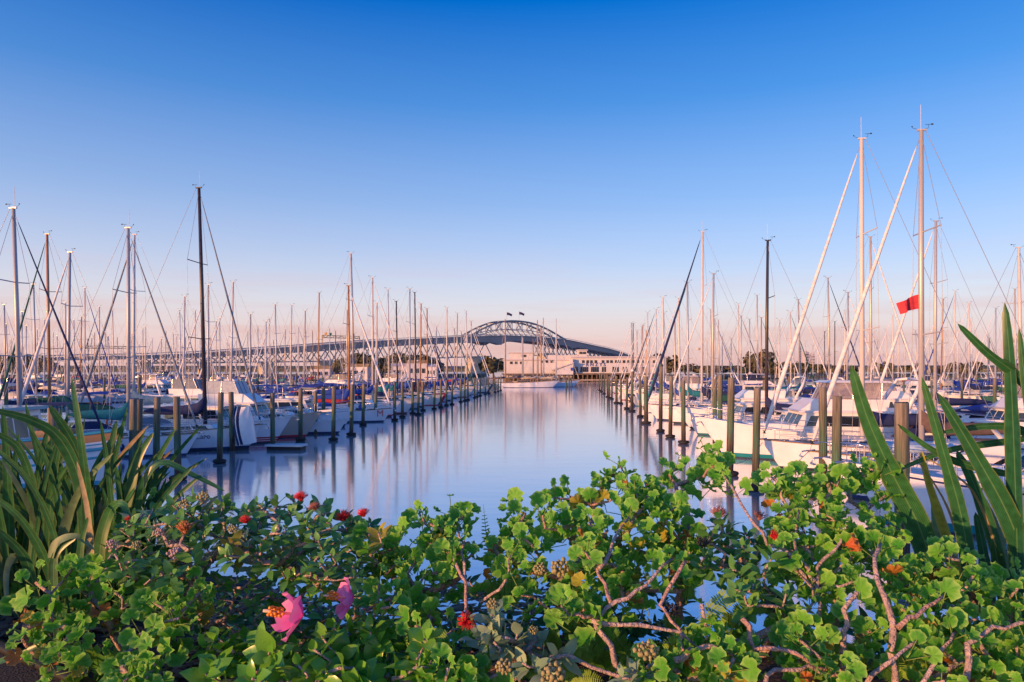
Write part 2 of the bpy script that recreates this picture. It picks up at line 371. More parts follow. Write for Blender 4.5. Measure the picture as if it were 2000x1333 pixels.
trunk_me = MB().tube([(0, 0, -.15), (.02, 0, .25), (-.03, .02, .5), (.05, 0, .7)], [.045, .035, .03, .015], 6).mesh('trunk')
def tree(p, h, w_, label, group, name='harbour_tree'):
    t = thing(name, label, 'tree', p, rnd(0, 6), group); t.scale = (w_, w_, h)
    put('trunk', trunk_me, t, BARK); put('crown', random.choice(CROWNS), t, LEAFD)
random.seed(11)
for i in range(20):
    px = rnd(655, 965); D = rnd(400, 460); tree((((px-1000)/F*D), D, 1.4), rnd(8, 13), rnd(9, 15), 'dark bushy tree on the shore beneath the bridge trusses', 'trees beneath the bridge')
for px, yt in ((8, 700), (24, 693), (34, 694), (66, 698), (50, 701), (95, 702), (-20, 699)):
    D = 395; tree(((px-1000)/F*D, D, 1.3), (HZ-yt)/F*D*1.0+4, rnd(8, 12), 'dark rounded tree at the far left of the bridge approach', 'trees at the left end of the bridge')
for i in range(26):
    px = rnd(1225, 2100); D = rnd(480, 560); tree(((px-1000)/F*D, D, 1.3), rnd(5, 9.5)*(1.5 if px < 1300 else 1), rnd(10, 20), 'sunlit tree on the far shore right of the fairway', 'trees on the far right shore')
tree(P(1482, 722, 420)-Vector((0, 0, 3)), 13, 12, 'large dark tree standing alone above the boats right of the clubhouse', None)
# ------------------------------------------------------------------ city towers far right
TW = M('tower_wall', (.42, .38, .40), .6, var=.1, vscale=.1); TWG = M('tower_glass', (.10, .11, .15), .25)
def tower(px, yt, wpx, D, lab):
    w_ = wpx/F*D; x = (px-1000)/F*D; h = CAMZ+(HZ-yt)/F*D
    t = thing('tower_block', lab, 'building', (x, D, 0), rnd(-.3, .3), 'city towers on the skyline')
    put('wall', MB().box((0, 0, h/2-2), (w_, w_, h+4)), t, TW); put('roof_plant', MB().box((0, 0, h+2), (w_*.5, w_*.5, 4)), t, TW)
    fl = max(3, int(h/9))
    for k in range(1, fl): put('window_band', MB().box((0, -w_/2-.1, h*k/fl), (w_*.86, .4, h/fl*.45)), t, TWG)
tower(1562, 678, 4, 2600, 'thin slab tower, leftmost of three distant city towers')
tower(1573, 688, 9, 2500, 'broad dark tower, middle of three distant city towers')
tower(1586, 692, 7, 2500, 'pale stepped tower, rightmost of three distant city towers')
# ------------------------------------------------------------------ yacht club building on its wharf
WHT = M('weatherboard_white', (.60, .57, .58), .6, var=.08, vscale=.4); ROOF = M('roof_pale', (.55, .50, .52), .6)
GLASS = M('dark_glass', (.02, .025, .035), .08, spec=.8); TIMB = M('wharf_timber', (.17, .12, .085), .9, var=.35, vscale=2)
NAVY = M('sign_navy', (.03, .05, .22), .6); FRM = M('window_frame_white', (.8, .78, .78), .5)
CD = 312.0
def CP(px, py, dy=0.0): p = P(px, py, CD); return Vector((p.x, CD+dy, p.z))
cl_ = thing('yacht_clubhouse', 'long white two-storey clubhouse on a wharf at the fairway end, lettered RNZYS', 'building', (CP(1120, 722).x, CD, 0))
CO = Vector((CP(1120, 722).x, CD, 0))
def cbox(name, x0, x1, y0, y1, dy0, dep, mat, parent=cl_):
    a = CP(x0, y0); b = CP(x1, y1); c = Vector(((a.x+b.x)/2, CD+dy0+dep/2, (a.z+b.z)/2))-CO
    return put(name, MB().box(c, (abs(b.x-a.x), dep, abs(a.z-b.z))), parent, mat)
cw_ = cbox('wall', 1118, 1300, 699, 729.5, 0, 22, WHT); cbox('roof', 1115, 1303, 696.5, 699, -1, 24, ROOF)
cbox('wall', 984, 1118, 704, 738, 1.2, 20, WHT); cbox('roof', 982, 1117.5, 701.5, 704, .2, 22, ROOF)
cbox('upper_room', 995, 1042, 689.5, 701.5, 5, 10, WHT); cbox('roof', 993, 1044, 687.8, 689.5, 4, 12, ROOF)
cbox('lookout', 1132, 1149, 684.5, 696.5, 6, 8, WHT); cbox('roof', 1130.5, 1150.5, 682.5, 684.5, 5, 10, ROOF)
cbox('roof_monitor', 1072, 1131, 693.5, 701.5, 6, 9, WHT)
def win(x0, x1, y0, y1, dy=0.0):
    return cbox('window', x0, x1, y0, y1, dy-.16, .14, GLASS, cw_)
for x0 in (1136.5, 1145, 1152.5, 1161, 1175, 1184, 1191.5, 1201, 1206.5, 1216, 1225, 1234, 1243, 1252, 1262, 1275): win(x0, x0+5, 704, 709.5)
for x0 in (1121.5, 1125.5, 1133.5, 1137.5, 1141.5, 1145.5, 1154, 1158, 1162, 1166, 1175.5, 1180, 1196, 1200, 1205, 1216, 1222, 1235, 1241, 1255): win(x0, x0+3.2, 717, 727)
for x0 in (996, 1005.5, 1015.5): win(x0, x0+5, 706.5, 711.5, 1.2); win(x0+60, x0+65, 703.8, 709, 1.2)
win(1019, 1028, 693, 697.5, 5); win(1134, 1140, 687, 691.5, 6); win(1141, 1147, 687, 691.5, 6)
tm = text_mesh('R N Z Y S', 2.15, .06, .045)
c = CP(1163.5, 715.6)-CO; put('lettering', tm, cl_, NAVY, mat4=Matrix.Translation((c.x, -.12, c.z)) @ Matrix.Rotation(pi/2, 4, 'X'))
# entrance stair wing with a sloping roof and blue sign
a = CP(1086, 724)-CO; b = CP(1118, 724)-CO
st = MB().frustum([(a.x, -4, 3.2), (b.x, -4, 3.2), (b.x, 1.1, 3.2), (a.x, 1.1, 3.2)], [(a.x, -4, 5.2), (b.x, -4, 8.2), (b.x, 1.1, 8.2), (a.x, 1.1, 5.2)]); put('stair_wing', st, cl_, WHT)
st = MB().frustum([(a.x-2, -4.6, 5.0), (b.x+.3, -4.6, 8.3), (b.x+.3, 1.15, 8.3), (a.x-2, 1.15, 5.0)], [(a.x-2, -4.6, 5.4), (b.x+.3, -4.6, 8.7), (b.x+.3, 1.15, 8.7), (a.x-2, 1.15, 5.4)]); put('stair_roof', st, cl_, ROOF)
cbox('stair_tower', 1111.5, 1118, 702, 729, -2.5, 3.6, WHT); cbox('sign_panel', 1113, 1117, 718.5, 724.5, -4.3, .25, M('sign_blue', (.02, .07, .42), .5))
wf = thing('wharf', 'dark timber wharf on piles below the white clubhouse', 'wharf', CO)
def wbox(name, x0, x1, y0, y1, dy0, dep, mat): return cbox(name, x0, x1, y0, y1, dy0, dep, mat, wf)
wbox('deck', 980, 1300, 730, 732.2, -3.2, 30, TIMB)
for px in range(984, 1300, 9):
    for dy in (-2.6, 6): p = CP(px, 722)-CO; beam('wharf_pile', (p.x, dy, -1), (p.x, dy, CP(0, 732).z), .55, TIMB, wf, rod=False)
wbox('back_wall', 984, 1300, 732.5, 745.4, 9, 1, TIMB); wbox('fender_beam', 1120, 1300, 741.5, 743.2, -3.4, .5, M('beam_pale', (.5, .42, .36), .8))
for k, (px, yt) in enumerate(((628, 716), (700, 712), (780, 711), (815, 705), (845, 712))):
    D = 395; wpx = (38, 44, 30, 40, 18)[k]; x = (px-1000)/F*D; h = CAMZ+(HZ-yt)/F*D; w_ = wpx/F*D
    s = thing('shore_building', ['low white boat shed left of the tall rust-orange mast', 'pale boat shed with an ochre roof below the bridge trusses', 'small white shed between the trees beneath the bridge', 'ochre-gabled white boat shed beneath the bridge', 'blue-white narrow shed right of the ochre gable'][k], 'building', (x, D, 0), rnd(-.2, .2))
    put('wall', MB().box((0, 0, (h-1.5)/2), (w_, 9, h-1.5)), s, WHT)
    put('roof', MB().frustum([(-w_/2-.3, -5, h-1.49), (w_/2+.3, -5, h-1.49), (w_/2+.3, 5, h-1.49), (-w_/2-.3, 5, h-1.49)], [(-w_/2-.3, -.2, h+.3), (w_/2+.3, -.2, h+.3), (w_/2+.3, .2, h+.3), (-w_/2-.3, .2, h+.3)]), s, [YEL, YEL, ROOF, YEL, ROOF][k])
    for j in range(3): put('window', MB().box((-w_*.3+w_*.3*j, -4.56, h*.45), (w_*.16, .12, h*.25)), s, GLASS)
# ------------------------------------------------------------------ boat materials
def paint(name, col, rough=.32, coat=.3): return M(name, col, rough, var=.10, vscale=1.1, coat=coat)
WHITE = paint('gelcoat_white', (.80, .79, .80)); CREAM = paint('gelcoat_cream', (.74, .68, .58)); TAN = paint('hull_tan', (.52, .44, .36))
HNAVY = paint('hull_navy', (.025, .04, .12)); HTEAL = paint('hull_teal', (.02, .20, .22)); HGREEN = paint('hull_green', (.03, .12, .08))
HBLUE = paint('hull_pale_blue', (.42, .55, .70)); HGREY = paint('hull_grey', (.42, .44, .48)); HRED = paint('hull_red', (.42, .03, .04))
STR_N = paint('stripe_navy', (.02, .035, .14)); STR_R = paint('stripe_red', (.50, .02, .035)); STR_T = paint('stripe_teal', (.01, .20, .23)); STR_K = paint('stripe_black', (.015, .015, .02))
ANTI = M('antifouling', (.03, .05, .08), .8, var=.4, vscale=3); ANTR = M('antifouling_red', (.22, .03, .03), .8, var=.3, vscale=3)
DECK = M('deck_nonskid', (.66, .65, .66), .75, var=.08, vscale=4); TEAK = M('teak', (.30, .19, .11), .7, var=.3, vscale=8)
ALU = M('mast_silver', (.50, .47, .45), .4, .25, var=.06, vscale=.5); MWHT = M('mast_white', (.62, .59, .57), .4, var=.08, vscale=.6); MBLK = M('mast_black', (.05, .04, .045), .35)
MWOOD = M('mast_varnish', (.42, .20, .07), .3, var=.15, vscale=1, coat=.5)
SS = M('stainless', (.62, .62, .66), .22, .9); WIRE = M('rigging_wire', (.34, .34, .37), .4, .5)
def cloth(name, col): return M(name, col, .9, var=.2, vscale=5, bump=.3, bscale=14)
CNAVY = cloth('canvas_navy', (.018, .03, .11)); CBLUE = cloth('canvas_blue', (.015, .06, .36)); CGRN = cloth('canvas_green', (.02, .11, .085)); CCRM = cloth('canvas_cream', (.58, .54, .48))
CGRY = cloth('canvas_grey', (.24, .27, .31)); CPALE = cloth('canvas_pale_grey', (.48, .53, .58)); CBLK = cloth('canvas_black', (.02, .022, .03)); CRED = cloth('canvas_red', (.42, .035, .05)); CTEAL = cloth('canvas_teal', (.02, .22, .26)); CBRN = cloth('canvas_brown', (.13, .09, .09))
SAILW = cloth('sailcloth_white', (.74, .72, .72))
WIN = M('boat_window', (.018, .024, .035), .06, spec=.9); RUB = M('rubber_black', (.018, .018, .02), .75)
CLEAR = M('clear_vinyl', (.42, .36, .36), .12, spec=.9, var=.25, vscale=2.5)
_t = CLEAR.node_tree; _tr = _t.nodes.new('ShaderNodeBsdfTransparent'); _tr.inputs[0].default_value = (.9, .85, .85, 1); _ms = _t.nodes.new('ShaderNodeMixShader'); _ms.inputs[0].default_value = .5
_t.links.new(_t.nodes['Principled BSDF'].outputs[0], _ms.inputs[1]); _t.links.new(_tr.outputs[0], _ms.inputs[2]); _t.links.new(_ms.outputs[0], _t.nodes['Material Output'].inputs['Surface'])
ORANGE = M('buoy_orange', (.62, .13, .04), .5); TURQ = paint('paint_turquoise', (.06, .36, .48)); OCH = paint('bulwark_tan', (.48, .25, .10))
# ------------------------------------------------------------------ boat geometry
CACHE = {}
def cached(key, fn):
    if key not in CACHE: CACHE[key] = fn()
    return CACHE[key]
class Hull:
    def __init__(s, L, B, fb, bow, stern=.72, rake=1.0, flare=.25, p=2.0, back=0.0, chine=False):
        s.L, s.B, s.fb, s.bow, s.stern, s.rake, s.flare, s.p, s.back = L, B, fb, bow, stern, rake, flare, p, back
    def hb(s, t):
        if t < .42: return s.B/2*(s.stern+(1-s.stern)*sin(pi/2*t/.42))
        return max(.03, s.B/2*(1-((t-.42)/.58)**s.p))
    def zs(s, t): return s.fb+(s.bow-s.fb)*max(0, (t-.15)/.85)**1.7+.06*(1-t)**3
    def pt(s, t, z, side):
        zs = s.zs(t); f = max(0, min(1, z/zs)); hb = s.hb(t)
        wl = 1-s.flare*(.35+.65*t**1.4)
        b = hb*(wl+(1-wl)*f**.9) if z >= 0 else hb*wl*(1+z*.9)
        x = -s.L/2+s.L*t-s.rake*(1-f)*t**5+s.back*(1-f)*(1-t)**6
        return (x, b*side, z)
    def mesh(s, stripe=(.10, .20), line=None):
        T = [0, .06, .14, .25, .38, .5, .62, .73, .82, .89, .945, .98, 1]
        mb = MB(); rs = []
        for t in T:
            zs = s.zs(t); hs = [zs, zs-.09, zs-.16, zs*.55, stripe[1], stripe[0], 0, -.45]
            r = [s.pt(t, h, 1) for h in hs]+[(s.pt(t, -.5, 1)[0], 0, -.55)]+[s.pt(t, h, -1) for h in reversed(hs)]
            rs.append(r)
        n = len(rs[0]); vs = [p for r in rs for p in r]; o = len(mb.v); mb.v += vs
        band = [0, 3, 0, 0, 1, 2, 2, 2, 2, 2, 2, 1, 0, 0, 3, 0]
        for i in range(len(T)-1):
            for j in range(n-1):
                mb.f.append((i*n+j, i*n+j+1, (i+1)*n+j+1, (i+1)*n+j)); mb.m.append(band[j]); mb.sm.append(True)
        mb.f.append(tuple(range(n))); mb.m.append(0); mb.sm.append(False)
        return mb.mesh('hull', 4)
    def deck(s):
        T = [0, .06, .14, .25, .38, .5, .62, .73, .82, .89, .945, .98, 1]; mb = MB(); vs = []
        for t in T: z = s.zs(t)-.03; a = s.pt(t, s.zs(t), .985); vs += [(a[0], a[1], z), (a[0], 0, z+.05), (a[0], -a[1], z)]
        fs = []
        for i in range(len(T)-1): fs += [(3*i+1, 3*i, 3*i+3, 3*i+4), (3*i+2, 3*i+1, 3*i+4, 3*i+5)]
        return mb.add(vs, fs, 0, True).mesh('deck')
    def strake(s, side, r=.035, dz=0.0):
        return MB().tube([s.pt(t, s.zs(t)+dz, side) for t in (0, .1, .25, .4, .55, .7, .82, .91, .965, 1)], r, 5).mesh('toe_rail')
def quad_panel(b0, b1, t0, t1, u0, u1, v0, v1, off=.012, th=.02):
    b0, b1, t0, t1 = map(Vector, (b0, b1, t0, t1))
    g = lambda u, v: b0.lerp(b1, u).lerp(t0.lerp(t1, u), v)
    n = (b1-b0).cross(t0-b0).normalized(); q = [g(u0, v0), g(u1, v0), g(u1, v1), g(u0, v1)]
    return MB().frustum([p-n*th for p in q], [p+n*off for p in q])
def house(x0, x1, w0, w1, z0, z1, sf=.3, sb=.1, ins=.1):
    """tapered deck house: x0 aft, x1 forward, widths there; sf/sb slope of front/back; corners aft-port.. anticlockwise seen from above"""
    bot = [(x0, w0/2, z0), (x0, -w0/2, z0), (x1, -w1/2, z0), (x1, w1/2, z0)]
    top = [(x0+sb, w0/2-ins, z1), (x0+sb, -w0/2+ins, z1), (x1-sf, -w1/2+ins, z1), (x1-sf, w1/2-ins, z1)]
    return bot, top
def add_house(root, key, name, spec, mat, wins=(), wmat=None, fn=1, roof=None):
    bot, top = house(*spec)
    hs_ = put(name, cached((key, name, spec), lambda: MB().frustum(bot, top).mesh(name)), root, mat)
    sides = {'P': (3, 0), 'S': (1, 2), 'F': (2, 3), 'A': (0, 1)}
    for sd, n, u0, u1, v0, v1 in wins:
        for k in range(n):
            a = u0+(u1-u0)*(k+.06)/n; b = u0+(u1-u0)*(k+.94)/n; i, j = sides[sd]
            put('window', cached((key, spec, sd, n, u0, u1, v0, v1, k), lambda: quad_panel(bot[i], bot[j], top[i], top[j], a, b, v0, v1).mesh('window')), hs_, wmat or WIN)
    if roof:
        oh, th, rm = roof; e = [(x+(oh if x > 0.5*(spec[0]+spec[1]) else -oh), y+(oh*.5 if y > 0 else -oh*.5), z+.002) for x, y, z in top]
        put('roof', cached((key, 'roof', spec, oh), lambda: MB().frustum(e, [(x*.995, y*.97, z+th) for x, y, z in e]).mesh('roof')), root, rm)
    return bot, top
def rails(root, H, key, t0, t1, h=.62, n=6, rad=.016, both=True, bow=True):
    for sd in (1, -1):
        pts = []; posts = []
        for k in range(n+1):
            t = t0+(t1-t0)*k/n; p = Vector(H.pt(t, H.zs(t), sd*.96)); pts.append(p+Vector((0, 0, h)))
            if 0 < k: posts.append((p, p+Vector((0, 0, h))))
        if bow: pts.append(Vector((H.L/2+.12, 0, H.bow+h)))
        gr_ = put('guard_rail', cached((key, 'rail', sd, t0, t1, h), lambda: MB().tube(pts, rad, 5).mesh('guard_rail')), root, SS)
        for p, q in posts: beam('stanchion', p, q, rad, SS, gr_, rod=True)
        mid = [p-Vector((0, 0, h*.48)) for p in pts[:n+1]]
        put('guard_wire', cached((key, 'wire', sd, t0, t1, h), lambda: MB().tube(mid, rad*.55, 4).mesh('guard_wire')), root, SS)
def sailboat(label, hull=WHITE, stripe=STR_N, mast=ALU, cover=CNAVY, L=11.5, mastH=15.5, furl=SAILW, near=False, dodger=None, deckm=DECK, group=None, spr=2, radar=False, bimini=None, anti=ANTI, line=None, cat='sailing boat', furl_r=1.0, name='sailing_yacht', mpos=.08):
    root = thing(name, label, cat, group=group)
    B = L*.31; H = cached(('H', L), lambda: Hull(L, B, L*.085+.1, L*.105+.28, .70, L*.085, .18, 1.9, L*.03))
    key = ('s', L, mastH, mpos)
    put('hull', cached((key, 'hull'), lambda: H.mesh((.06, .17))), root, [hull, stripe, anti, line or hull])
    put('deck', cached((key, 'deck'), H.deck), root, deckm)
    for sd in (1, -1): put('toe_rail', cached((key, 'toe', sd), lambda: H.strake(sd)), root, TEAK if near else hull)
    zd = H.zs(.5)
    mx = L*mpos
    add_house(root, key, 'coachroof', (-L*.12, L*.26, B*.60, B*.34, zd-.04, zd+.42, .45, .02, .09), WHITE if hull in (WHITE, HNAVY, HTEAL, HGREEN, HRED) else hull, [('P', 3, .08, .80, .32, .8), ('S', 3, .20, .92, .32, .8)])
    put('cockpit_coaming', cached((key, 'coam'), lambda: MB().frustum([(-L*.42, B*.30, zd-.05), (-L*.42, -B*.30, zd-.05), (-L*.12, -B*.33, zd-.05), (-L*.12, B*.33, zd-.05)], [(-L*.41, B*.26, zd+.26), (-L*.41, -B*.26, zd+.26), (-L*.121, -B*.29, zd+.36), (-L*.121, B*.29, zd+.36)]).mesh('c')), root, DECK)
    mb_ = zd+.40; r0 = .070+mastH*.0038
    def mastmesh():
        mb = MB(); mb.tube([(mx, 0, mb_-.2), (mx-.02, 0, mb_+mastH*.5), (mx-.06, 0, mastH)], [r0, r0*.95, r0*.72], 8)
        mb.box((mx-.06-.02, 0, mastH+.02), (.42, .1, .08)); return mb.mesh('mast')
    mo = put('mast', cached((key, 'mast'), mastmesh), root, mast)
    bh = mb_+.75; bl_ = L*.37
    put('boom', cached((key, 'boom'), lambda: MB().tube([(mx-.12, 0, bh), (mx-bl_, 0, bh+.12)], .07, 6).mesh('boom')), root, mast)
    if cover:
        def cov():
            R = []
            for k in range(9):
                u = k/8; x = mx+.06-bl_*.98*u; s_ = (.30*(1-u)**.7+.13); zc = bh+.12*u+s_*.62+(.55*(1-u*7) if u < .14 else 0)
                R.append([(x, s_*.52*cos(a)*(1 if u < .97 else .6), zc+s_*sin(a)+.03*sin(9*u+a)) for a in [2*pi*q/8 for q in range(8)]])
            return MB().rings(R).mesh('sail_cover')
        put('sail_cover', cached((key, 'cover'), cov), root, cover)
    top = Vector((mx-.06, 0, mastH-.15)); bowp = Vector((L/2-.12, 0, H.bow+.08)); tack = bowp+Vector((-.1, 0, .35))
    beam('forestay', bowp, top, .014, WIRE, root, rod=True)
    if furl:
        def fm(m=1.0):
            pts = [tack.lerp(top, u) for u in (0, .03, .12, .3, .5, .75, .93, .96)]; rr = [.05, .10, .145, .125, .105, .075, .045, .02]
            return MB().tube(pts, [q*furl_r for q in rr], 7).mesh('furled_headsail')
        put('furled_headsail', cached((key, 'furl', furl_r), fm), root, furl)
    st = Vector((-L/2+.1, 0, H.zs(0)+.05))
    beam('backstay', top+Vector((-.2, 0, .15)), st, .012, WIRE, root, rod=True)
    levels = [.36, .68] if spr == 2 else [.52]
    for sd in (1, -1):
        ch = Vector((mx-.15, B*.46*sd, zd)); prev = ch
        for q, lv in enumerate(levels):
            z = mb_+(mastH-mb_)*lv; tip = Vector((mx-.28, sd*(B*.36-.12*q), z+.10)); beam('spreader', (mx-.03, 0, z), tip, .032, mast, mo, rod=True)
            beam('shroud', prev, tip, .012, WIRE, root, rod=True); prev = tip
        beam('shroud', prev, top, .012, WIRE, root, rod=True)
        beam('lower_shroud', Vector((mx-.5, B*.44*sd, zd)), (mx-.03, 0, mb_+(mastH-mb_)*levels[0]), .011, WIRE, root, rod=True)
    def vane():
        mb = MB(); z = mastH+.05
        mb.tube([(mx-.15, 0, z), (mx-.36, .07, z+.04), (mx-.37, .07, z+.20)], .009, 4); mb.tube([(mx-.52, .07, z+.21), (mx-.22, .07, z+.20)], .011, 4); mb.tube([(mx+.08, 0, z), (mx+.32, -.05, z+.1), (mx+.33, -.05, z+.14)], .009, 4); mb.ball((mx+.33, -.05, z+.16), .035, 6, 4); mb.box((mx-.53, .07, z+.21), (.10, .008, .07)); return mb.mesh('wind_vane')
    put('wind_vane', cached((key, 'vane'), vane), mo, RUB)['kind'] = 'stuff'
    if near: beam('antenna', (mx-.02, .05, mastH), (mx-.02, .05, mastH+1.2), .012, MWHT, mo, rod=True)
    if radar:
        put('radar_dome', MB().lathe([(.05, -.12), (.24, -.1), (.25, .05), (.14, .13), (.02, .14)], 10, (mx+.42, 0, mb_+(mastH-mb_)*.32)), mo, MWHT)
        beam('radar_bracket', (mx, 0, mb_+(mastH-mb_)*.32-.14), (mx+.5, 0, mb_+(mastH-mb_)*.32-.13), .03, mast, mo)
    if dodger:
        def dg_():
            R = []
            for x, h_, wk in ((-L*.06, .02, .27), (-L*.085, .42, .28), (-L*.13, .62, .30), (-L*.19, .60, .30)):
                R.append([(x, B*wk*cos(a)*1.0, zd+.34+max(.02, h_)*sin(a)**.6) for a in [pi*q/8 for q in range(9)]])
            return MB().rings(R, 0, True, cap=False, closed=False).mesh('spray_dodger')
        put('spray_dodger', cached((key, 'dodger'), dg_), root, dodger)
    if bimini:
        put('bimini', cached((key, 'bim'), lambda: MB().rings([[(x, B*.36*cos(a), zd+2.05+.16*sin(a)-.06*abs(x+L*.32)) for a in [pi*q/6 for q in range(7)]] for x in (-L*.43, -L*.36, -L*.28, -L*.22)], 0, True, False, False).mesh('b')), root, bimini)
        for sd in (1, -1):
            for x in (-L*.42, -L*.23): beam('bimini_pole', (x, sd*B*.35, zd+.2), (x, sd*B*.35, zd+2.05), .014, SS, root, rod=True)
    if near:
        rails(root, H, key, .06, .93, .6, 7)
        put('anchor', MB().tube([(L/2-.35, 0, H.bow+.06), (L/2+.25, 0, H.bow-.02), (L/2+.38, 0, H.bow-.22)], [.03, .04, .02], 5).box((L/2+.30, 0, H.bow-.26), (.10, .34, .06)), root, SS)
        put('furler_drum', MB().lathe([(.10, 0), (.10, .03), (.05, .04), (.05, .12), (.10, .13), (.10, .16)], 8, tack-Vector((0, 0, .1))), root, RUB)
        put('hatch', MB().box((L*.31, 0, H.zs(.8)+.03), (.5, .5, .09)), root, WIN)
        for sd in (1, -1):
            for x in (-L*.2, -L*.3): put('winch', cached('winch', lambda: MB().lathe([(.07, 0), (.07, .03), (.045, .05), (.045, .13), (.06, .16)], 8).mesh('winch')), root, SS, loc=(x, sd*B*.29, zd+.30))
            put('cleat', cached('cleat', lambda: MB().tube([(-.12, 0, .05), (0, 0, .06), (.12, 0, .05)], .016, 5).box((0, 0, .02), (.1, .03, .05)).mesh('cleat')), root, SS, loc=(L*.40, sd*.28, H.zs(.9)))
            put('fender', MB().ball((L*.15, sd*(B/2-.05), .62), .13, 8, 6, sz=2.3), root, CNAVY)
        put('steering_wheel', MB().torus((0, 0, 0), .42, .02, 18, 5), root, SS, mat4=Matrix.Translation((-L*.36, 0, zd+.75)) @ Matrix.Rotation(pi/2, 4, 'Y'))
        put('lifebuoy', MB().torus((0, 0, 0), .26, .07, 14, 6), root, ORANGE, mat4=Matrix.Translation((-L*.46, B*.30, zd+.62)) @ Matrix.Rotation(pi/2, 4, 'Y'))
        put('rope_coil', MB().torus((0, 0, 0), .16, .035, 12, 5).torus((.02, .01, .06), .15, .035, 12, 5), root, SAILW, loc=(L*.36, -.3, H.zs(.86)+.06))['kind'] = 'stuff'
        for sd in (1, -1): put('fender', MB().ball((-.4, sd*(B/2+.10), .55), .14, 8, 6, sz=2.2), root, SAILW)
    return root
def launch(label, hull=WHITE, stripe=STR_N, L=12.0, fly=True, clears=CLEAR, top=WHITE, canvas=CNAVY, near=False, anti=ANTI, group=None, line=None, arch=True, house_m=WHITE, biminis=None, sport=False, bow=None, stripe_h=(.08, .2), cat='motor boat', name='motor_launch', aftcover=None, sx=0.0, mastpole=True):
    root = thing(name, label, cat, group=group)
    B = L*.33; bw = bow or L*.12+.55
    H = cached(('HL', L, bw), lambda: Hull(L, B, L*.07+.35, bw, .90, L*.11, .34, 2.3, -.1)); key = ('l', L, bw)
    put('hull', cached((key, 'hull', stripe_h), lambda: H.mesh(stripe_h)), root, [hull, stripe, anti, line or hull])
    put('deck', cached((key, 'deck'), H.deck), root, DECK)
    for sd in (1, -1): put('rubbing_strake', cached((key, 'toe', sd), lambda: H.strake(sd, .05)), root, hull)
    zd = H.zs(.45)
    if sport:
        add_house(root, key, 'foredeck_trunk', (-L*.05, L*.34, B*.72, B*.30, zd-.05, zd+.55, 1.6, 0, .12), house_m, [('P', 2, .35, .75, .35, .75), ('S', 2, .25, .65, .35, .75)])
        bot, tp = add_house(root, key, 'windscreen', (-L*.26, L*.10, B*.80, B*.56, zd+.3, zd+1.25, 1.5, .1, .16), house_m, [('P', 2, .08, .92, .2, .85), ('S', 2, .08, .92, .2, .85), ('F', 2, .06, .94, .15, .88)], roof=None)
        if arch:
            for sd in (1, -1): put('radar_arch', cached((key, 'arch', sd), lambda: MB().tube([(-L*.38, sd*B*.42, zd+.2), (-L*.34, sd*B*.40, zd+1.3), (-L*.28, sd*B*.33, zd+1.85), (-L*.27, 0, zd+1.95)], [.14, .12, .09, .09], 6).mesh('arch')), root, WHITE)
    else:
        hb = .86*B; z1 = zd+1.35
        add_house(root, key, 'trunk_cabin', (L*.08, L*.36, B*.62, B*.30, zd-.05, zd+.62, .9, 0, .1), house_m, [('P', 3, .15, .75, .35, .8), ('S', 3, .25, .85, .35, .8)])
        bot, tp = add_house(root, key, 'saloon', (-L*.28+sx, L*.14, B*.84, B*.70, zd-.06, z1, .75, -.05, .12), house_m, [('P', 3, .06, .94, .42, .86), ('S', 3, .06, .94, .42, .86), ('F', 3, .05, .95, .35, .88)], roof=None)
        put('upper_deck', cached((key, 'ud', sx), lambda: MB().frustum([(-L*.40+sx, B*.46, z1+.002), (-L*.40+sx, -B*.46, z1+.002), (L*.11, -B*.35, z1+.002), (L*.11, B*.35, z1+.002)], [(-L*.40+sx, B*.45, z1+.11), (-L*.40+sx, -B*.45, z1+.11), (L*.12, -B*.33, z1+.11), (L*.12, B*.33, z1+.11)]).mesh('ud')), root, house_m)
        if fly:
            add_house(root, key, 'flybridge_coaming', (-L*.24+sx, L*.10, B*.66, B*.50, z1+.112, z1+.78, .9, -.12, .02), house_m)
            if clears:
                bot, tp = house(-L*.22+sx, L*.0, B*.58, B*.46, z1+.79, z1+1.78, .45, -.05, .05)
                put('canopy_clears', cached((key, 'clears', sx), lambda: MB().frustum(bot, tp).mesh('cc')), root, clears)
                ff = [(bot[a], tp[a]) for a in range(4)]
                for a, b in ff: beam('canopy_frame', a, b, .03, SS, root, rod=True)
                for sd in (1, -1): beam('canopy_frame', (-L*.11+sx, sd*B*.265, z1+.78), (-L*.11+sx, sd*B*.24, z1+1.8), .03, SS, root, rod=True)
                for k in (.33, .66):
                    a = Vector(bot[2]).lerp(Vector(bot[3]), k)+Vector((.01, 0, 0)); b = Vector(tp[2]).lerp(Vector(tp[3]), k)+Vector((.01, 0, 0)); beam('canopy_frame', a, b, .02, CNAVY, root, rod=True)
            if top: put('hardtop', cached((key, 'ht', sx), lambda: MB().frustum([(-L*.26+sx, B*.32, z1+1.785), (-L*.26+sx, -B*.32, z1+1.785), (-L*.005, -B*.25, z1+1.785), (-L*.005, B*.25, z1+1.785)], [(-L*.25+sx, B*.29, z1+1.90), (-L*.25+sx, -B*.29, z1+1.90), (-L*.03, -B*.22, z1+1.90), (-L*.03, B*.22, z1+1.90)]).mesh('ht')), root, top)
            if arch:
                for sd in (1, -1): put('radar_arch', cached((key, 'farch', sd, sx), lambda: MB().tube([(-L*.30+sx, sd*B*.40, z1+.1), (-L*.345+sx, sd*B*.36, z1+1.2), (-L*.37+sx, sd*B*.30, z1+1.95), (-L*.37+sx, 0, z1+2.02)], [.15, .12, .09, .09], 6).mesh('arch')), root, WHITE)
        if mastpole: beam('signal_mast', (-L*.2+sx, .12, z1+.1), (-L*.22+sx, .12, z1+3.0), .04, MWHT, root, rod=True)
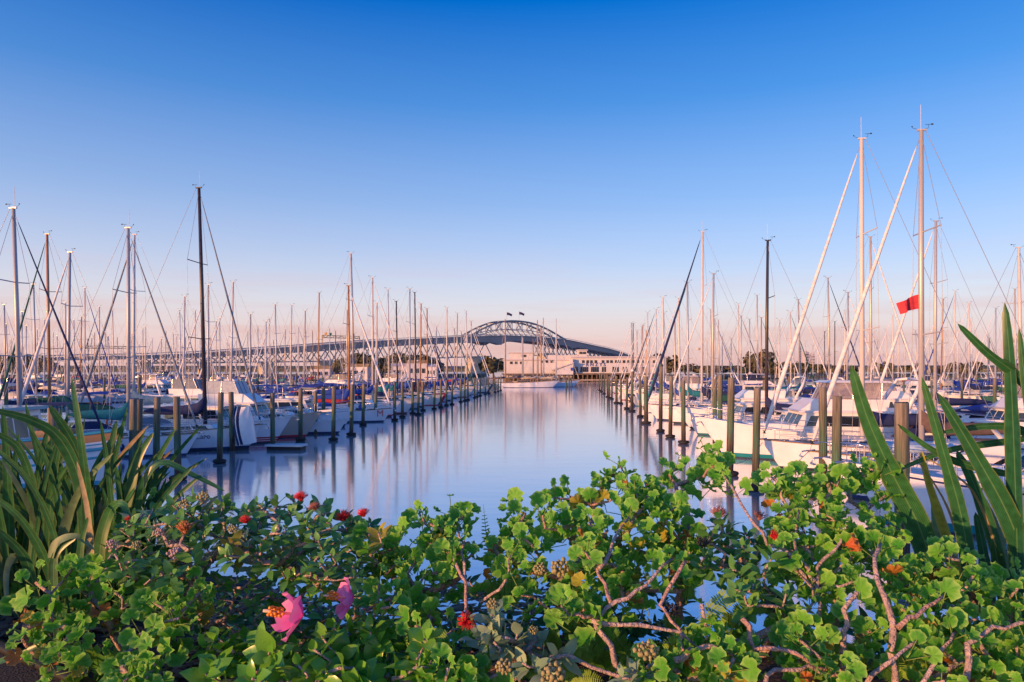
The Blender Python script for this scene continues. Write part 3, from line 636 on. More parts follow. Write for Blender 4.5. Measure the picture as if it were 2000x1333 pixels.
        put('radar_dome', cached((key, 'rd', sx), lambda: MB().lathe([(.05, 0), (.3, .03), (.31, .14), (.18, .24), (.02, .26)], 10, (-L*.16+sx, 0, z1+(1.91 if fly else .12))).mesh('rd')), root, MWHT)
        if aftcover:
            bot, tp = house(-L*.47+sx, -L*.285+sx, B*.82, B*.80, zd-.2, z1-.02, .0, .2, .05); put('cockpit_cover', cached((key, 'ac', sx), lambda: MB().frustum(bot, tp).mesh('ac')), root, aftcover)
    if near:
        rails(root, H, key, .42, .96, .7, 6, .018)
        put('anchor', MB().tube([(L/2-.3, 0, H.bow+.06), (L/2+.35, 0, H.bow), (L/2+.5, 0, H.bow-.2)], [.035, .045, .02], 5).box((L/2+.42, 0, H.bow-.24), (.12, .4, .07)), root, SS)
        put('hatch', MB().box((L*.39, 0, H.zs(.86)+.05), (.5, .5, .08)), root, WIN)
        put('lifebuoy', MB().torus((0, 0, 0), .28, .07, 14, 6), root, ORANGE, mat4=Matrix.Translation((-L*.30, B*.44, zd+.75)) @ Matrix.Rotation(pi/2, 4, 'X'))
        put('anchor_winch', MB().lathe([(.12, 0), (.12, .1), (.07, .14), (.1, .24)], 8), root, SS, loc=(L*.43, 0, H.zs(.92)+.02))
        for sd in (1, -1):
            put('cleat', cached('cleat', lambda: MB().tube([(-.12, 0, .05), (0, 0, .06), (.12, 0, .05)], .016, 5).box((0, 0, .02), (.1, .03, .05)).mesh('cleat')), root, SS, loc=(L*.41, sd*.35, H.zs(.9)))
            put('fender', MB().ball((L*.12, sd*(B/2-.02), .8), .15, 8, 6, sz=2.2), root, CNAVY)
        for sd in (1, -1): put('fender', MB().ball((-.6, sd*(B/2+.09), .7), .15, 8, 6, sz=2.2), root, SAILW)
    else:
        for sd in (1, -1): put('guard_rail', cached((key, 'gr', sd), lambda: MB().tube([Vector(H.pt(t, H.zs(t), sd*.95))+Vector((0, 0, .65)) for t in (.45, .6, .75, .88, .96)]+[Vector((L/2+.1, 0, H.bow+.65))], .02, 4).mesh('gr')), root, SS)
    return root
TOR = atan2(FV.y, FV.x); TOL = TOR+pi
def moor(root, u, v, right=True, heel=True, L=None):
    p = UV(u, v); root.location = p
    root.rotation_euler = (radians(rnd(-1.3, 1.3)) if heel else 0, radians(rnd(-1.0, 1.0)) if heel else 0, (TOR if right else TOL)+radians(rnd(-2, 2)))
    return root
def bow_at(root, px, D, L, right, dv=0.0, lean=(0, 0)):
    b = Vector(((px-1000)/F*D, D, 0)); h = FV if right else -FV; root.location = b-h*(L/2-.1)
    root.rotation_euler = (radians(lean[0]), radians(lean[1]), TOR if right else TOL); return root
# ------------------------------------------------------------------ boats one can tell apart, right of the fairway
random.seed(21)
rA = launch('white motor cruiser with a teal waterline stripe, nearest boat on the right', L=13.5, sport=True, stripe=STR_T, near=True, stripe_h=(.12, .42), bow=2.25, line=STR_N); bow_at(rA, 1655, 23.8, 13.5, False)
hA = CACHE[('HL', 13.5, 2.25)]
for sd in (1,):
    q = [hA.pt(t, z, sd*1.012) for t, z in ((.60, 1.22), (.44, 1.10), (.30, 1.16), (.30, 1.42), (.44, 1.46), (.60, 1.30))]
    put('hull_window', MB().frustum([(x, y-.03, z) for x, y, z in q], q), rA, WIN)
rX = launch('low white runabout with a pale blue inflatable on its foredeck, behind the right-hand flax', L=9.5, sport=True, stripe=STR_N, near=True, arch=True, bow=1.7); bow_at(rX, 1612, 29.2, 9.5, False)
tn = thing('inflatable_tender', 'pale blue and white inflatable tender lying on a foredeck behind the right flax', 'dinghy', rX.location+Vector((-1.2, .1, 2.02)), TOL)
for sd in (1, -1): put('tube', MB().tube([(-1.4, sd*.62, .2), (.6, sd*.6, .2), (1.2, sd*.38, .26), (1.5, 0, .32)], [.19, .2, .19, .17], 8), tn, HBLUE)
put('floor', MB().box((-.1, 0, .12), (2.4, 1.0, .12)), tn, WHITE); put('transom', MB().box((-1.25, 0, .25), (.08, 1.0, .35)), tn, WHITE)
rC = sailboat('white yacht with a grey furled headsail and a tall silver mast flying the red flag', L=12.5, mastH=16.9, mast=ALU, cover=CBRN, near=True, furl=SAILW, furl_r=.9, dodger=CBRN); bow_at(rC, 1582, 33, 12.5, False, lean=(0, .3))
rB = sailboat('white yacht with a white furled headsail, left of the two tallest masts on the right', L=13, mastH=18.2, mast=MWHT, cover=CNAVY, near=True, furl=SAILW, furl_r=.95, dodger=CNAVY, stripe=STR_K); bow_at(rB, 1489, 38, 13, False, lean=(.2, .3))
rH1 = launch('big white flybridge launch with clear vinyl curtains under a hardtop, dark teal boot stripe', L=14.5, stripe=STR_T, near=True, fly=True, clears=CLEAR, top=WHITE, stripe_h=(.1, .34), bow=2.5, aftcover=CNAVY); bow_at(rH1, 1368, 43, 14.5, False)
rK = sailboat('yacht with a slender black mast and dark blue sail cover right of the fairway', L=11.5, mastH=15.2, mast=MBLK, cover=CNAVY, furl=None, near=True, dodger=CNAVY); moor(rK, 53, 15.5, False, False)
rK.rotation_euler.x = radians(-.6)
rL = launch('white launch with teal windscreen half hidden behind the leftmost near piles, right side', L=11, stripe=STR_T, house_m=WHITE, fly=False, near=False); moor(rL, 58.5, 14.8, False)
rH0 = launch('slab-sided pale blue-white launch with flybridge bimini on angled frames, right of the fairway', L=14, hull=WHITE, stripe=STR_K, near=True, fly=True, clears=None, top=CBLK, bow=2.05, sx=.8); bow_at(rH0, 1318, 63.5, 14, False)
rT = sailboat('yacht with the tall white mast carrying a radar dome, right of the fairway', L=14, mastH=20.3, mast=MWHT, cover=CNAVY, furl=CNAVY, radar=True, dodger=CNAVY, near=True, furl_r=1.1); moor(rT, 75, 15, False, False)
rS = sailboat('white yacht with a teal furled headsail near the black-capped pile', L=12, mastH=15.8, mast=ALU, cover=CTEAL, furl=CTEAL, radar=True); moor(rS, 82, 14.6, False)
rM = launch('white launch with grey canopy windows and a maroon stripe, bow away from the fairway', L=13, stripe=STR_R, near=False, fly=True, clears=CLEAR, top=CGRY, aftcover=CNAVY, line=HRED); moor(rM, 66, 29.5, True)
rR = launch('white launch with rounded grey canopy and blue awning at the right edge', L=13, stripe=STR_N, fly=True, clears=CLEAR, top=CPALE, aftcover=CBLUE, near=False); moor(rR, 50.5, 31, False)
rY = sailboat('white yacht with a silver mast between the right-hand flax and the red flag', L=13, mastH=18.2, mast=ALU, cover=CNAVY, furl=SAILW, near=False, dodger=CNAVY); moor(rY, 61.5, 32, False, False)
rZ = sailboat('yacht whose mast stands just left of the tallest white mast on the right', L=14, mastH=20.4, mast=ALU, cover=CBLUE, furl=SAILW); moor(rZ, 80, 32.3, True, False)
# the red flag on the starboard shroud of the tall silver mast
cw = rC.location; fp = P(1803, 572, 32.6)
ENS = cloth('ensign_red', (.62, .045, .06))
rf = thing('red_flag', 'red ensign streaming left from the tall silver mast on the right', 'flag', fp-Vector((0, 0, .75)), pi+.15)
put('cloth', flag_mesh(1.3, .72), rf, [ENS, ENS]); beam('halyard', (0, 0, -3), (0, 0, 3.2), .01, WIRE, rf, rod=True)
# ------------------------------------------------------------------ left of the fairway
wl = thing('wooden_ferry', 'white wooden ferry with turquoise rails and tan bulwark, behind the left flax', 'ferry')
Lw = 15; Hw = Hull(Lw, 4.4, 1.35, 2.25, .8, .9, .2, 2.2); zw = Hw.zs(.5)
put('hull', Hw.mesh((.1, .3)), wl, [WHITE, TURQ, ANTI, TURQ]); put('deck', Hw.deck(), wl, DECK)
for sd in (1, -1):
    put('rubbing_strake', Hw.strake(sd, .09, -.35), wl, TURQ); put('cap_rail', Hw.strake(sd, .07, .42), wl, TURQ); put('rubbing_strake', Hw.strake(sd, .06, -.75), wl, TURQ)
    T_ = (0, .1, .25, .4, .55, .7, .82, .91, .965, 1)
    put('bulwark', MB().rings([[Hw.pt(t, Hw.zs(t), sd), (Hw.pt(t, Hw.zs(t), sd)[0], Hw.pt(t, Hw.zs(t), sd)[1], Hw.zs(t)+.42), (Hw.pt(t, Hw.zs(t), sd)[0], Hw.pt(t, Hw.zs(t), sd)[1]*.97, Hw.zs(t)+.42), (Hw.pt(t, Hw.zs(t), sd)[0], Hw.pt(t, Hw.zs(t), sd)[1]*.97, Hw.zs(t))] for t in T_], 0, False), wl, OCH)
add_house(wl, 'ferry', 'wheelhouse', (-6, 2.6, 3.4, 2.8, zw, zw+2.0, .35, 0, .08), WHITE, [('P', 7, .04, .97, .32, .85), ('S', 7, .03, .96, .32, .85), ('F', 3, .06, .94, .35, .85)], roof=(.35, .16, TURQ))
put('life_raft', MB().tube([(-1.6, .5, zw+2.34), (.2, .5, zw+2.36)], .2, 8), wl, ORANGE); put('life_raft', MB().tube([(-1.6, -.5, zw+2.34), (.2, -.5, zw+2.36)], .2, 8), wl, ORANGE)
put('deck_box', MB().box((4.3, 0, zw+.75), (1.3, 1.6, .7), taper=.9), wl, TEAK)
bow_at(wl, 236, 32, Lw, True)
sA = sailboat('yacht with the tall silver mast at the left edge and a bright blue sail cover', L=12, mastH=14.3, mast=ALU, cover=CBLUE, furl=CNAVY, near=True, furl_r=.5); bow_at(sA, 208, 37, 12, True, lean=(.5, -1.2))
sB = sailboat('white yacht with navy dodger and dark blue mast foot beside the left flax', L=11.5, mastH=14.6, mast=ALU, cover=CTEAL, furl=CGRY, furl_r=.55, near=True, dodger=CNAVY, bimini=CNAVY); bow_at(sB, 388, 43.5, 11.5, True, lean=(0, .2))
sC = sailboat('white yacht with the tall dark mast leaning left, left of the fairway', L=12.5, mastH=18.0, mast=MBLK, cover=CNAVY, furl=CGRY, near=True, dodger=CGRY, furl_r=.6, mpos=.17); bow_at(sC, 512, 46.8, 12.5, True, lean=(0, 0))
sC.rotation_euler = (0, radians(-1.4), TOR)
tm2 = text_mesh('Zaro', .5, .004); hC = CACHE[('H', 12.5)]; q = hC.pt(.72, .95, -1)
put('name_lettering', tm2, sC, STR_N, mat4=Matrix.Translation((q[0], q[1]-.02, .78)) @ Matrix.Rotation(radians(9), 4, 'Z') @ Matrix.Rotation(pi/2, 4, 'X'))
# upright tender standing on the bow platform
tp = P(486, 866, 45.6); td = thing('upright_dinghy', 'white dinghy with a dark blue side stood on end by the water', 'dinghy', (tp.x, tp.y, tp.z), radians(-20)); td.rotation_euler = (0, radians(-9), radians(25))
hd = Hull(2.55, 1.25, .42, .5, .75, .1, .3, 2.4); rot = Matrix.Rotation(radians(-90), 4, 'Y')
put('hull', hd.mesh((.05, .1)), td, [CNAVY, WHITE, WHITE, WHITE], mat4=Matrix.Translation((0, 0, 1.27)) @ Matrix.Rotation(radians(-40), 4, 'Z') @ rot)
put('rim', hd.strake(1, .06), td, WHITE, mat4=Matrix.Translation((0, 0, 1.27)) @ Matrix.Rotation(radians(-40), 4, 'Z') @ rot)
put('rim', hd.strake(-1, .06), td, STR_N, mat4=Matrix.Translation((0, 0, 1.27)) @ Matrix.Rotation(radians(-40), 4, 'Z') @ rot)
pl_ = thing('mooring_platform', 'low white floating platform under the upright dinghy', 'platform', UV(45.4, -19.6), TOR)
put('deck', MB().box((0, 0, .30), (2.6, 1.1, .12)), pl_, DECK); put('float', MB().box((0, 0, .05), (2.4, .9, .4)), pl_, RUB)
l5 = launch('white launch with three red waterline stripes on its bow, left of the fairway', L=12, hull=WHITE, stripe=STR_R, near=True, fly=False, stripe_h=(.12, .5), anti=ANTI, canvas=CGRY, bow=2.0); bow_at(l5, 568, 51, 12, True)
HL5 = CACHE[('HL', 12, 2.0)]
for z in (.21, .36):
    put('white_stripe', MB().tube([HL5.pt(t, z, -1.004) for t in (.3, .5, .65, .8, .9, .96, .995)], .028, 4), l5, WHITE)
l6 = launch('tan-hulled launch with a red boot stripe, bowsprit and pale grey flybridge covers', L=13, hull=TAN, stripe=STR_R, near=True, fly=True, clears=CPALE, top=None, house_m=WHITE, stripe_h=(.06, .24), bow=2.1, aftcover=CGRY, arch=False); bow_at(l6, 627, 55.2, 13, True)
beam('bowsprit', (6.1, 0, 2.1), (7.6, 0, 2.22), .16, WHITE, l6); put('anchor_roller', MB().torus((7.55, 0, 2.12), .12, .05, 8, 5), l6, SS)
l7 = launch('small runabout under a white cover at the piles, left of the fairway', L=7, sport=True, arch=False, bow=1.3, house_m=SAILW); bow_at(l7, 676, 58.5, 7, True)
put('boat_cover', MB().rings([[(x, w_*cos(a), z+h_*sin(a)) for a in [pi*q/8 for q in range(9)]] for x, w_, z, h_ in ((-2.6, .95, .8, .3), (-1.2, 1.05, .85, 1.0), (.4, .95, .9, 1.1), (2.0, .55, 1.05, .45), (3.1, .12, 1.15, .12))], 0, True, True, False), l7, SAILW)
l7b = launch('pale launch with blue awning and white roof behind the piles left of the fairway', L=11, fly=False, stripe=STR_N, canvas=CBLUE, aftcover=CBLUE); moor(l7b, 63.5, -26, True)
s8 = sailboat('white yacht with red bow emblem, blue boom cover and red sail bundle', L=11, mastH=14.3, mast=MWOOD, cover=CBLUE, furl=SAILW, near=True, dodger=CBLUE); bow_at(s8, 764, 71.5, 11, True)
put('bow_emblem', text_mesh('M', .95, .01), s8, STR_R, mat4=Matrix.Translation((4.45, -.78, .62)) @ Matrix.Rotation(radians(28), 4, 'Z') @ Matrix.Rotation(pi/2, 4, 'X'))
put('sail_bundle', MB().tube([(1.0, .0, 2.2), (-.5, -.12, 2.1), (-2.2, -.1, 2.15), (-3.2, 0, 2.3)], [.16, .26, .24, .1], 8), s8, CRED)
put('hatch_cover', MB().ball((2.4, -.35, 1.55), .42, 8, 6, sz=1.1), s8, CBLUE)
sD = sailboat('yacht with a tall pale mast in the second row behind the left flax', L=13, mastH=18.0, mast=MWHT, cover=CCRM, furl=CGRY); moor(sD, 60, -39.5, False, False)
sE = sailboat('dark-hulled yacht with a green and cream sail cover behind the left flax', L=11, mastH=14.6, hull=HGREEN, mast=ALU, cover=CGRN, furl=SAILW, bimini=CGRY); moor(sE, 49.5, -38, False)
lF = launch('white launch with slanted canopy frame and grey covers in the second left row', L=12, hull=WHITE, fly=True, clears=CGRY, top=None, house_m=WHITE, aftcover=CGRY, stripe=STR_N); moor(lF, 69, -39, True)
# ------------------------------------------------------------------ classic yachts at the end of the fairway
def classic(px, D, L, hullm, label, masts, mirror=True):
    b = thing('classic_yacht', label, 'sailing boat', P(px, HZ, D)-Vector((0, 0, CAMZ)), atan2(.05, 1)+(0 if mirror else pi))
    H = Hull(L, L*.2, 1.45, 2.3, .45, L*.12, .12, 1.8, L*.14)
    put('hull', H.mesh((.04, .14)), b, [hullm, STR_N, ANTI, TEAK]); put('deck', H.deck(), b, TEAK)
    for sd in (1, -1): put('toe_rail', H.strake(sd, .06), b, TEAK)
    add_house(b, ('cl', px), 'deckhouse', (-L*.16, L*.06, L*.10, L*.09, 1.45, 2.35, .3, .1, .08), TEAK, [('S', 4, .05, .95, .3, .8), ('P', 4, .05, .95, .3, .8)])
    for k, (fx, h_, m_) in enumerate(masts):
        x = fx*L; put('mast', MB().tube([(x, 0, .9), (x-.05, 0, h_*.6), (x-.15, 0, h_)], [.20, .19, .11], 8), b, m_)
        beam('boom', (x-.2, 0, 2.6), (x-L*.27, 0, 2.75), .1, m_, b, rod=True)
        put('sail_cover', MB().tube([(x-.1, 0, 3.1), (x-L*.1, 0, 2.95), (x-L*.26, 0, 2.85)], [.3, .22, .12], 7), b, (CCRM, CNAVY)[k % 2])
        for sd in (1, -1):
            beam('shroud', (x-.3, sd*L*.09, 1.1), (x-.1, 0, h_*.97), .03, WIRE, b, rod=True); beam('spreader', (x, 0, h_*.6), (x-.1, sd*.9, h_*.61), .05, m_, b, rod=True)
    x0, h0, _ = masts[0]; beam('forestay', (L*.49, 0, 1.8), (x0*L, 0, h0*.97), .05, SAILW, b, rod=True); beam('inner_forestay', (L*.38, 0, 1.6), (x0*L, 0, h0*.7), .05, SAILW, b, rod=True)
    beam('backstay', (-L*.48, 0, 1.2), (masts[-1][0]*L, 0, masts[-1][1]*.97), .03, WIRE, b, rod=True)
    beam('bowsprit', (L*.46, 0, 1.65), (L*.58, 0, 1.9), .12, MWOOD, b, rod=True)
    return b
classic(1030, 207, 20, WHITE, 'long white classic ketch across the end of the fairway', [(.16, 20.5, MWOOD), (-.33, 20.8, MWOOD)])
classic(1075, 214, 19, HBLUE, 'pale blue classic yacht behind the white ketch, fairway end', [(.1, 21.5, MWHT), (-.28, 15, MWOOD)])
classic(1062, 222, 17, CREAM, 'cream classic cutter with the tallest mast at the fairway end', [(.0, 22.3, ALU)])
classic(1052, 229, 18, WHITE, 'white classic sloop behind the cream cutter at the fairway end', [(.05, 19.5, MWOOD), (-.3, 17.0, ALU)])
classic(1040, 236, 16, HNAVY, 'navy classic yawl rearmost of the group at the fairway end', [(.12, 18.5, ALU), (-.2, 16.5, MWHT)])
# ------------------------------------------------------------------ the rest of the marina
random.seed(33)
HULLS = [WHITE]*9+[CREAM]*2+[HNAVY, HNAVY, HBLUE, HGREY, HGREEN, HRED]
COVERS = [CNAVY]*4+[CBLUE]*7+[CGRN, CCRM, CCRM, CGRY, CTEAL, CRED, None]
MASTS = [ALU]*5+[MWHT]*5+[MWOOD, MBLK]
FURLS = [SAILW]*6+[CNAVY, CBLUE, CGRN]+[None]*5
HN = {HNAVY: 'navy', HBLUE: 'pale blue', HGREY: 'grey', HGREEN: 'dark green', HRED: 'red', CREAM: 'cream', WHITE: 'white'}
CN = {CNAVY: 'navy', CBLUE: 'blue', CGRN: 'green', CCRM: 'cream', CGRY: 'grey', CTEAL: 'teal', CRED: 'red', None: 'no'}
MN = {ALU: 'silver', MWHT: 'white', MWOOD: 'varnished', MBLK: 'black'}
def generic(u, v, right, side, rowname='second row'):
    L = random.choice([9.5, 10.5, 11.5, 12.5, 13.5]); h = random.choice(HULLS); cv = random.choice(COVERS); ms = random.choice(MASTS)
    if random.random() < .86:
        mh = {9.5: 12.4, 10.5: 13.8, 11.5: 15.0, 12.5: 16.6, 13.5: 18.4}[L]
        b = sailboat(f'{HN[h]} yacht, {CN[cv]} sail cover, {MN[ms]} mast, {rowname} {side} of fairway', h, random.choice([STR_N, STR_R, STR_K, STR_T]), ms, cv, L, mh, random.choice(FURLS), furl_r=.72, group=f'yachts in the rows {side} of the fairway', dodger=random.choice([CNAVY, CBLUE, CCRM, None]), radar=random.random() < .15, spr=random.choice([1, 2]), bimini=random.choice([None, None, CNAVY, CBLUE]))
    else:
        ac = random.choice([None, CBLUE, CNAVY, CGRY]); fb = random.random() < .7
        b = launch(f'{HN[h]} {"flybridge " if fb else ""}motor launch, {CN[ac]} cockpit cover, {rowname} {side} of fairway', h, random.choice([STR_N, STR_R, STR_K]), random.choice([10, 12, 13.5]), fb, random.choice([CLEAR, CGRY, CNAVY]), random.choice([WHITE, CNAVY, None]), group=f'launches in the rows {side} of the fairway', aftcover=ac)
    moor(b, u, v+rnd(-.5, .5), right); s = rnd(.92, 1.05); b.scale = (s, s, s*rnd(.94, 1.06)); return b
def inview(u, v, m=.80): p = UV(u, v); return p.y > 8 and abs(p.x) < m*p.y
NB = 0
RN = {26.3: 'first row', 43.5: 'second row', 78: 'third row', 95: 'fourth row', 130: 'fifth row', 147: 'sixth row', 182: 'farthest row', 14.8: 'first row', 32: 'second row', 66: 'third row', 83: 'fourth row', 118: 'fifth row', 135: 'farthest row'}
def row(v, u0, u1, right, side, step=4.9):
    global NB
    u = u0
    while u < u1:
        if inview(u, v): generic(u, v, right, side, RN[abs(v)]); NB += 1
        u += step+rnd(-.3, .5)
row(-26.3, 78, 172, True, 'left'); row(-43.5, 75, 190, False, 'left', 5.0); row(-78, 82, 235, True, 'left', 5.0); row(-95, 100, 245, False, 'left', 5.2)
row(-130, 140, 262, True, 'left', 5.4); row(-147, 160, 268, False, 'left', 5.6); row(-182, 200, 300, True, 'left', 6)
row(14.8, 88, 172, False, 'right'); row(32, 86, 176, True, 'right', 5.0); row(66, 76, 200, False, 'right', 5.2); row(83, 108, 205, True, 'right', 5.4)
row(118, 140, 225, False, 'right', 5.6); row(135, 182, 235, True, 'right', 6)
generic(55, -43.5, False, 'left'); generic(70.3, 14.6, False, 'right'); moor(launch('white launch with slanting windscreen between the flybridge launch and the black mast', L=10, fly=False, stripe=STR_R, aftcover=CNAVY), 48.6, 15.4, False); generic(55.5, 33, True, 'right'); generic(72, 32, True, 'right')
# ------------------------------------------------------------------ floating piers
PIERM = M('pier_decking', (.30, .27, .25), .9, var=.25, vscale=2)
for v, u0, u1, lab in ((-34.9, 34, 176, 'floating pier behind the first row of boats on the left'), (-86.5, 95, 240, 'floating pier between the left-hand rows farther out'), (-138.5, 170, 268, 'outermost floating pier on the left'), (23.4, 20, 174, 'floating pier behind the first row of boats on the right'), (74.5, 84, 205, 'floating pier between the right-hand rows farther out'), (126.5, 160, 235, 'outermost floating pier on the right')):
    a = UV((u0+u1)/2, v); t = thing('floating_pier', lab, 'pier', a, TOR+pi/2)
    put('deck', MB().box((0, 0, .55), (u1-u0, 2.2, .14)), t, PIERM); put('float', MB().box((0, 0, .2), (u1-u0-1, 1.8, .55)), t, RUB)
    n = int((u1-u0)/30)
    for k in range(n+1):
        x = -(u1-u0)/2+3+k*(u1-u0-6)/n; put('pier_lamp', MB().tube([(x, .95, .6), (x, .95, 1.7)], .06, 6), t, MWHT)
# ------------------------------------------------------------------ mooring piles
def pile_material():
    m = bpy.data.materials.new('weathered_pile'); m.use_nodes = True; t = m.node_tree; b = t.nodes['Principled BSDF']
    co = t.nodes.new('ShaderNodeTexCoord'); sp = t.nodes.new('ShaderNodeSeparateXYZ'); t.links.new(co.outputs['Object'], sp.inputs[0])
    oi = t.nodes.new('ShaderNodeObjectInfo')
    mp = t.nodes.new('ShaderNodeMapping'); mp.inputs['Scale'].default_value = (9, 9, 1.2); t.links.new(co.outputs['Object'], mp.inputs[0])
    n = t.nodes.new('ShaderNodeTexNoise'); n.inputs['Scale'].default_value = 1.3; n.inputs['Detail'].default_value = 6; n.noise_dimensions = '4D'
    t.links.new(mp.outputs[0], n.inputs['Vector']); mw = t.nodes.new('ShaderNodeMath'); mw.operation = 'MULTIPLY'; mw.inputs[1].default_value = 40; t.links.new(oi.outputs['Random'], mw.inputs[0]); t.links.new(mw.outputs[0], n.inputs['W'])
    ad = t.nodes.new('ShaderNodeMath'); ad.operation = 'MULTIPLY_ADD'; t.links.new(n.outputs['Fac'], ad.inputs[0]); ad.inputs[1].default_value = 3.2; t.links.new(sp.outputs['Z'], ad.inputs[2])
    mr = t.nodes.new('ShaderNodeMapRange'); mr.inputs['From Min'].default_value = 1.2; mr.inputs['From Max'].default_value = 6.6; t.links.new(ad.outputs[0], mr.inputs['Value'])
    r = t.nodes.new('ShaderNodeValToRGB'); E = [(0, (.025, .028, .025)), (.28, (.05, .042, .032)), (.40, (.11, .085, .055)), (.52, (.075, .16, .10)), (.66, (.10, .145, .085)), (.85, (.165, .14, .10)), (1, (.23, .20, .165))]
    while len(r.color_ramp.elements) < len(E): r.color_ramp.elements.new(.5)
    for e, (p_, c_) in zip(r.color_ramp.elements, E): e.position = p_; e.color = (*c_, 1)
    t.links.new(mr.outputs[0], r.inputs['Fac'])
    m3 = t.nodes.new('ShaderNodeMapping'); m3.inputs['Scale'].default_value = (30, 30, .9); t.links.new(co.outputs['Object'], m3.inputs[0])
    n3 = t.nodes.new('ShaderNodeTexNoise'); n3.inputs['Scale'].default_value = 1.0; n3.inputs['Detail'].default_value = 4; n3.noise_dimensions = '4D'; t.links.new(m3.outputs[0], n3.inputs['Vector']); t.links.new(mw.outputs[0], n3.inputs['W'])
    g3 = t.nodes.new('ShaderNodeMapRange'); g3.inputs['From Min'].default_value = .35; g3.inputs['From Max'].default_value = .65; g3.inputs['To Min'].default_value = .45; g3.inputs['To Max'].default_value = 1.35; t.links.new(n3.outputs['Fac'], g3.inputs['Value'])
    gm = t.nodes.new('ShaderNodeMix'); gm.data_type = 'RGBA'; gm.blend_type = 'MULTIPLY'; gm.inputs['Factor'].default_value = 1; t.links.new(r.outputs[0], gm.inputs['A']); t.links.new(g3.outputs[0], gm.inputs['B']); t.links.new(gm.outputs['Result'], b.inputs['Base Color']); b.inputs['Roughness'].default_value = .9
    bp = t.nodes.new('ShaderNodeBump'); bp.inputs['Strength'].default_value = .7; bp.inputs['Distance'].default_value = .02; t.links.new(n.outputs['Fac'], bp.inputs['Height']); t.links.new(bp.outputs[0], b.inputs['Normal'])
    return m
PILE = pile_material(); CAPW = M('pile_cap_white', (.75, .75, .75), .5); CAPK = M('pile_cap_dark', (.06, .09, .10), .5)
def shaft(seed, r=.165):
    q = random.Random(seed); mb = MB(); prof = []
    for k in range(13):
        u = k/12; prof.append((r*(1.04-.08*u+q.uniform(-.02, .02)), -1.5+6.5*u))
    mb.lathe(prof+[(r*.9, 5.02)], 12); return mb.mesh('shaft')
SHAFTS = [shaft(i) for i in range(4)]; COLLAR = MB().torus((0, 0, .12), .30, .12, 16, 7).mesh('collar')
CAPM = MB().lathe([(.19, 0), (.19, .10), (.12, .22), (.01, .34)], 10).mesh('cap')
ORD = ['first', 'second', 'third', 'fourth', 'fifth', 'sixth', 'seventh', 'eighth', 'ninth', 'tenth', 'eleventh', 'twelfth', 'thirteenth', 'fourteenth', 'fifteenth', 'sixteenth', 'seventeenth', 'eighteenth', 'nineteenth', 'twentieth', 'twenty-first', 'twenty-second', 'twenty-third', 'twenty-fourth', 'twenty-fifth', 'twenty-sixth', 'twenty-seventh', 'twenty-eighth', 'twenty-ninth']
def pile(px, yb, yt, label, group, collar=True, cap=None, D=None, thick=1.0):
    D = D or DW(yb); z = CAMZ+(HZ-yt)/F*D; p = Vector(((px-1000)/F*D, D, 0))
    t = thing('mooring_pile', label, 'pile', p, rnd(0, 6), group); t.rotation_euler.x = radians(rnd(-1.2, 1.2)); t.rotation_euler.y = radians(rnd(-1.3, 1.3))
    s = put('shaft', random.choice(SHAFTS), t, PILE); s.location.z = z-5.02; s.scale = (thick, thick, 1)
    if collar: c = put('ring_fender', COLLAR, t, RUB); c.scale = (thick*rnd(.9, 1.05),)*2+(1,)
    if cap: c = put('cap', CAPM, t, cap); c.location.z = z; c.scale = (thick,)*3
    return t
random.seed(5)
LP = [(348, 938, 775), (429, 905, 767), (533, 877, 768), (587, 862, 760), (651, 861, 755), (686, 851, 752), (709, 831, 750), (733, 824, 748), (771, 822, 748), (786, 816, 746), (806, 809, 746), (817, 811, 744), (826, 803, 746), (848, 800, 744), (861, 797, 742), (872, 793, 743), (883, 791, 741), (900, 786, 741), (908, 784, 739), (914, 782, 739), (927, 778, 738), (932, 776, 739), (938, 774, 738), (948, 771, 737), (955, 769, 737), (967, 767, 735), (973, 765, 736), (978, 763, 734)]
for i, (x, yb, yt) in enumerate(LP):
    pile(x, yb, yt, f'ring-fendered mooring pile, {ORD[i]} from the near end of the left row', 'piles along the left of the fairway', True, None, None, 1.0 if yb > 800 else .95)
RP = [(1475, 958, 758), (1425, 929, 738), (1335, 867, 744), (1309, 855, 736), (1290, 844, 716), (1262, 828, 736), (1251, 815, 735), (1234, 804, 726), (1224, 799, 737), (1213, 789, 737), (1204, 788, 735), (1195, 780, 735), (1190, 778, 735), (1187, 776, 733), (1180, 770, 732), (1175, 766, 731), (1171, 763, 729)]
for i, (x, yb, yt) in enumerate(RP):
    pile(x, yb, yt, f'ring-fendered mooring pile, {ORD[i]} from the near end of the right row', 'piles along the right of the fairway', True, {4: CAPK, 7: CAPW}.get(i), None, {5: 1.35, 10: 1.3, 1: 1.1, 7: 1.15}.get(i, 1.0))
for x, D, yt, lab in ((1762, 17.2, 787, 'thick green-stained pile behind the right flax, nearest of all the piles'), (1632, 25.5, 774, 'weathered pile without a fender, shorter of the pair left of the right flax'), (1608, 29.5, 757, 'weathered pile without a fender, taller of the pair left of the right flax'), (1396, 52, 740, 'pile standing close left of the reddish pile, right side'), (1406, 49.5, 733, 'dark-topped pile touching the reddish pile on the right side'), (1493, 62, 735, 'slim yellowish pile right of the nearest pile of the right row'),
                      (105, 23.5, 797, 'broad green pile at the bow of the wooden ferry'), (258, 33, 780, 'left pile of a touching pair behind the left flax'), (269, 33.5, 781, 'right pile of a touching pair behind the left flax'), (305, 37.5, 776, 'slim green pile between the left flax and the first left row pile'), (454, 46, 766, 'weathered pile left of the upright white dinghy'), (617, 58, 765, 'green pile behind the bow of the tan-hulled launch'), (632, 60.5, 756, 'slim green pile right of the bow of the tan-hulled launch')):
    pile(x, 0, yt, lab, None, False, None, D, 1.05)
